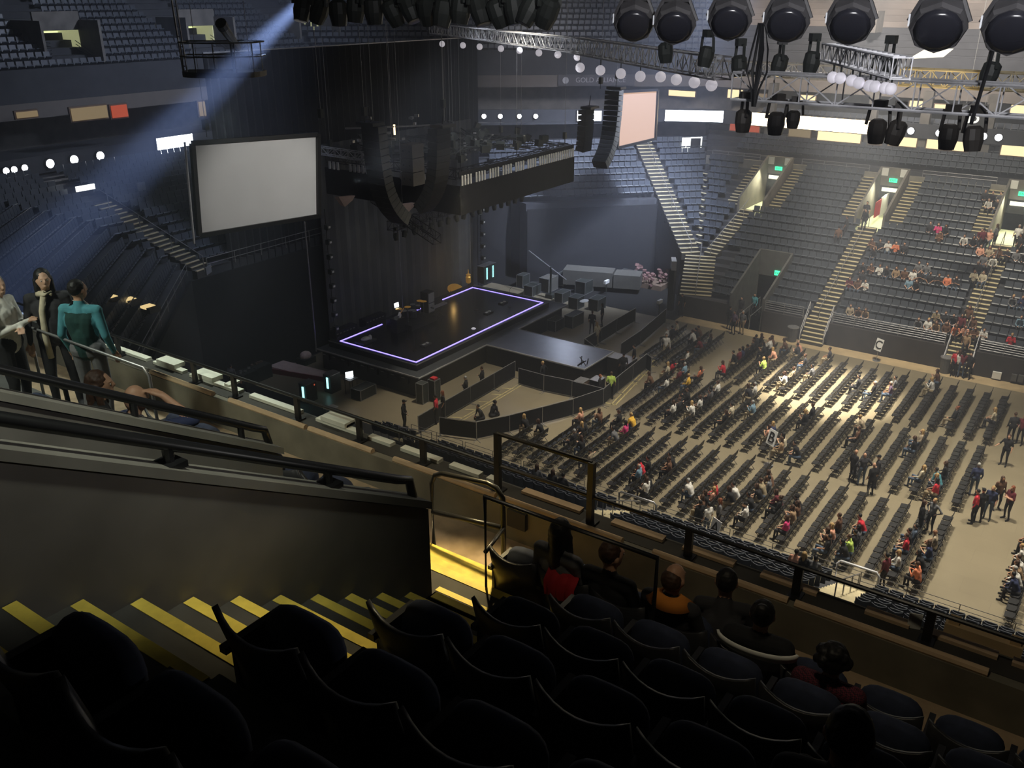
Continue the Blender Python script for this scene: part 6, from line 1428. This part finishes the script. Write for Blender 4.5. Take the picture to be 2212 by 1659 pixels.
def collar(o, H, m, name, r0=.085, r1=.13, dz=-.135, h=.05, a0=0, a1=360):
    b = mb(m); n = 20; v = []
    for k in range(n+1):
        t = R(a0+(a1-a0)*k/n)
        v += [(H.x+math.cos(t)*r1, H.y-.04+math.sin(t)*r1*.8, H.z+dz-h*.4), (H.x+math.cos(t)*r0, H.y-.04+math.sin(t)*r0*.8, H.z+dz+h), (H.x+math.cos(t)*(r0-.012), H.y-.04+math.sin(t)*(r0-.012)*.8, H.z+dz+h*.9), (H.x+math.cos(t)*(r1-.012), H.y-.04+math.sin(t)*(r1-.012)*.8, H.z+dz-h*.5)]
    f = [(4*k+i, 4*k+4+i, 4*k+4+(i+1) % 4, 4*k+(i+1) % 4) for k in range(n) for i in range(4)]
    b.add(v, f); return b.build(name, o, True)
F0 = FZ(0); yA = BY(0)+.17; FS = F0-.07
o, H = near_person((-3.2, yA, FS), -.1, 'sit_rec', 'grey', 'jeans', 'black', 'long', 'dark-haired person in a grey jacket, leftmost in the front balcony row', turn=.2)
o, H = near_person((-2.74, yA, FS-.04), 0, 'sit_rec', 'black', 'dark', 'brown', 'short', 'short-haired person in black, second in the front balcony row', turn=-.5)
o, H = near_person((-2.21, yA, FS-.04), 0, 'sit_rec', 'dark', 'jeans', 'brown', 'thin', 'balding person with an orange collar in the front balcony row', turn=-.15)
collar(o, H, mat('orange_cloth', (.62, .22, .03), .9), 'orange_collar', .075, .19, -.16, .05, 150, 390)
o, H = near_person((-1.86, yA+.05, FS-.2), .3, 'sit_lean', 'dark', 'grey', 'black', 'short', 'dark person leaning forward beside the orange collar', build=.95)
o, H = near_person((-1.52, yA-.04, FS-.04), .1, 'sit_rec', 'black', 'dark', 'black', 'bun', 'person in black with a white band across the shoulders', build=1.3, turn=.1, skin=0)
bnd = mb(M_white); n = 24; v = []
for k in range(n+1):
    t = R(192+156*k/n)
    for (rr, zz) in ((.30, 1.05), (.285, .99), (.265, .995), (.28, 1.055)): v.append((math.cos(t)*rr, -.10+math.sin(t)*rr*.60, zz-.03*math.sin(t)))
bnd.add(v, [(4*k+i, 4*k+4+i, 4*k+4+(i+1) % 4, 4*k+(i+1) % 4) for k in range(n) for i in range(4)]); bnd.build('white_band', o, True)
o, H = near_person((-.98, yA-.12, FS-.12), 0, 'sit_rec', 'maroon', 'dark', 'black', 'curly', 'curly-haired person in a maroon patterned jacket, front balcony row', build=1.2)
# fine diamond pattern on the maroon jacket
mp = bpy.data.materials.new('maroon_diamond_knit'); mp.use_nodes = True; nt = mp.node_tree; bs2 = nt.nodes['Principled BSDF']; bs2.inputs['Roughness'].default_value = .9
tc = nt.nodes.new('ShaderNodeTexCoord'); mpn = nt.nodes.new('ShaderNodeMapping'); mpn.inputs['Rotation'].default_value = (0, .785, .785); ck = nt.nodes.new('ShaderNodeTexChecker'); ck.inputs['Scale'].default_value = 90
ck.inputs['Color1'].default_value = (.16, .025, .045, 1); ck.inputs['Color2'].default_value = (.03, .012, .02, 1)
nt.links.new(tc.outputs['Object'], mpn.inputs['Vector']); nt.links.new(mpn.outputs['Vector'], ck.inputs['Vector']); nt.links.new(ck.outputs['Color'], bs2.inputs['Base Color'])
o.material_slots[1].material = mp
o, H = near_person((-.43, BY(3)+.14, FZ(3)-.03), .2, 'sit_rec', 'dark', 'dark', 'black', 'short', 'dark-haired person in the fourth balcony row at the bottom right', build=1.1, sl='short')
o, H = near_person((-10.30, 4.66, FZ(1)), -1.0, 'stand_cross', 'white', 'black', 'grey', 'short', 'person in a light checked shirt, leftmost of the standing trio', turn=-.5, skin=2)
o, H = near_person((-10.12, 5.12, FZ(1)), -2.2, 'stand', 'dark', 'black', 'black', 'long', 'long-haired person with a pale scarf in the standing trio', turn=.3, skin=2)
sc_ = mb(cmat('cream')).tube([(.02, .11, 1.46), (.06, .14, 1.3), (.08, .14, 1.0), (.07, .13, .72)], .035, 8).tube([(-.06, .08, 1.48), (.0, .12, 1.5), (.08, .06, 1.48)], .035, 8); sc_.build('scarf', o, True)
o, H = near_person((-9.38, 5.08, FZ(1)), .5, 'stand', 'teal', 'grey', 'black', 'short', 'person in a dark green vest over a teal shirt, right of the standing trio', turn=-.4)
o.data.materials.append(mat('dark_green_vest', (.01, .05, .045), .9))
for pl_ in o.data.polygons:
    if pl_.material_index == 1 and abs(pl_.center.x) < .155 and pl_.center.z < 1.40: pl_.material_index = 4
collar(o, H, M_white, 'white_collar', .06, .11, -.15, .04, 20, 200)
o, H = near_person((-6.80, BY(2)+.16, FZ(2)-.1), -.4, 'sit', 'black', 'dark', 'brown', 'long', 'dark brown-haired person seated below the standing trio', turn=-.3)
o, H = near_person((-6.24, BY(2)+.08, FZ(2)-.08), -.1, 'sit_head', 'navy', 'dark', 'bald', 'thin', 'bald person in a plaid shirt rubbing the head with a raised hand', sl='short', skin=0)
# red jacket over a seat back
j = mb(M_red); v = []; n = 10
for k in range(n+1):
    x = -.15+.28*k/n; w1 = .012*math.sin(k*2.1)
    v += [(x, -.085+w1, .66), (x, -.10+w1, .80), (x, -.02+w1, .875), (x, .07, .82), (x, .085, .70)]
f = [(5*k+i, 5*k+5+i, 5*k+6+i, 5*k+1+i) for k in range(n) for i in range(4)]
v2 = [(a, b_, c-.012) for a, b_, c in v]
j.add(v+v2, f+[tuple(reversed([q+len(v) for q in g_])) for g_ in f]); o = j.build('red_jacket', None, True); o.location = (-3.1, BY(0)+.02, F0+.01); tag(o, 'red jacket hung over the back of a front row seat', 'jacket')
# small lamp glow on a seat arm
P = at(598, 1357, Y=2.9); 

S_ = at(648, 8, X=-39); E_ = at(-150, 790, X=-13.5)
light('beam_lamp', 'SPOT', S_+(S_-E_)*.5, 2600000, (.4, .55, 1), E_, .2, 1.35, .35)
hz_ = MB(); hz_.use(M_black); hz_.ell((-35.5, 62.5, 6.0), 9.5, 7.0, 5.5, 24, 14, Matrix.Rotation(R(30), 3, 'Z'))
hm = bpy.data.materials.new('corner_haze'); hm.use_nodes = True; nt = hm.node_tree; nt.nodes.remove(nt.nodes['Principled BSDF'])
vs = nt.nodes.new('ShaderNodeVolumeScatter'); vs.inputs['Color'].default_value = (.8, .86, 1, 1); vs.inputs['Density'].default_value = .012; vs.inputs['Anisotropy'].default_value = .3
nt.links.new(vs.outputs[0], nt.nodes['Material Output'].inputs['Volume'])
hz_.mats = [hm]; o = hz_.build('haze'); tag(o, 'patch of bluish stage smoke drifting before the far black corner wall', 'haze', kind='stuff')
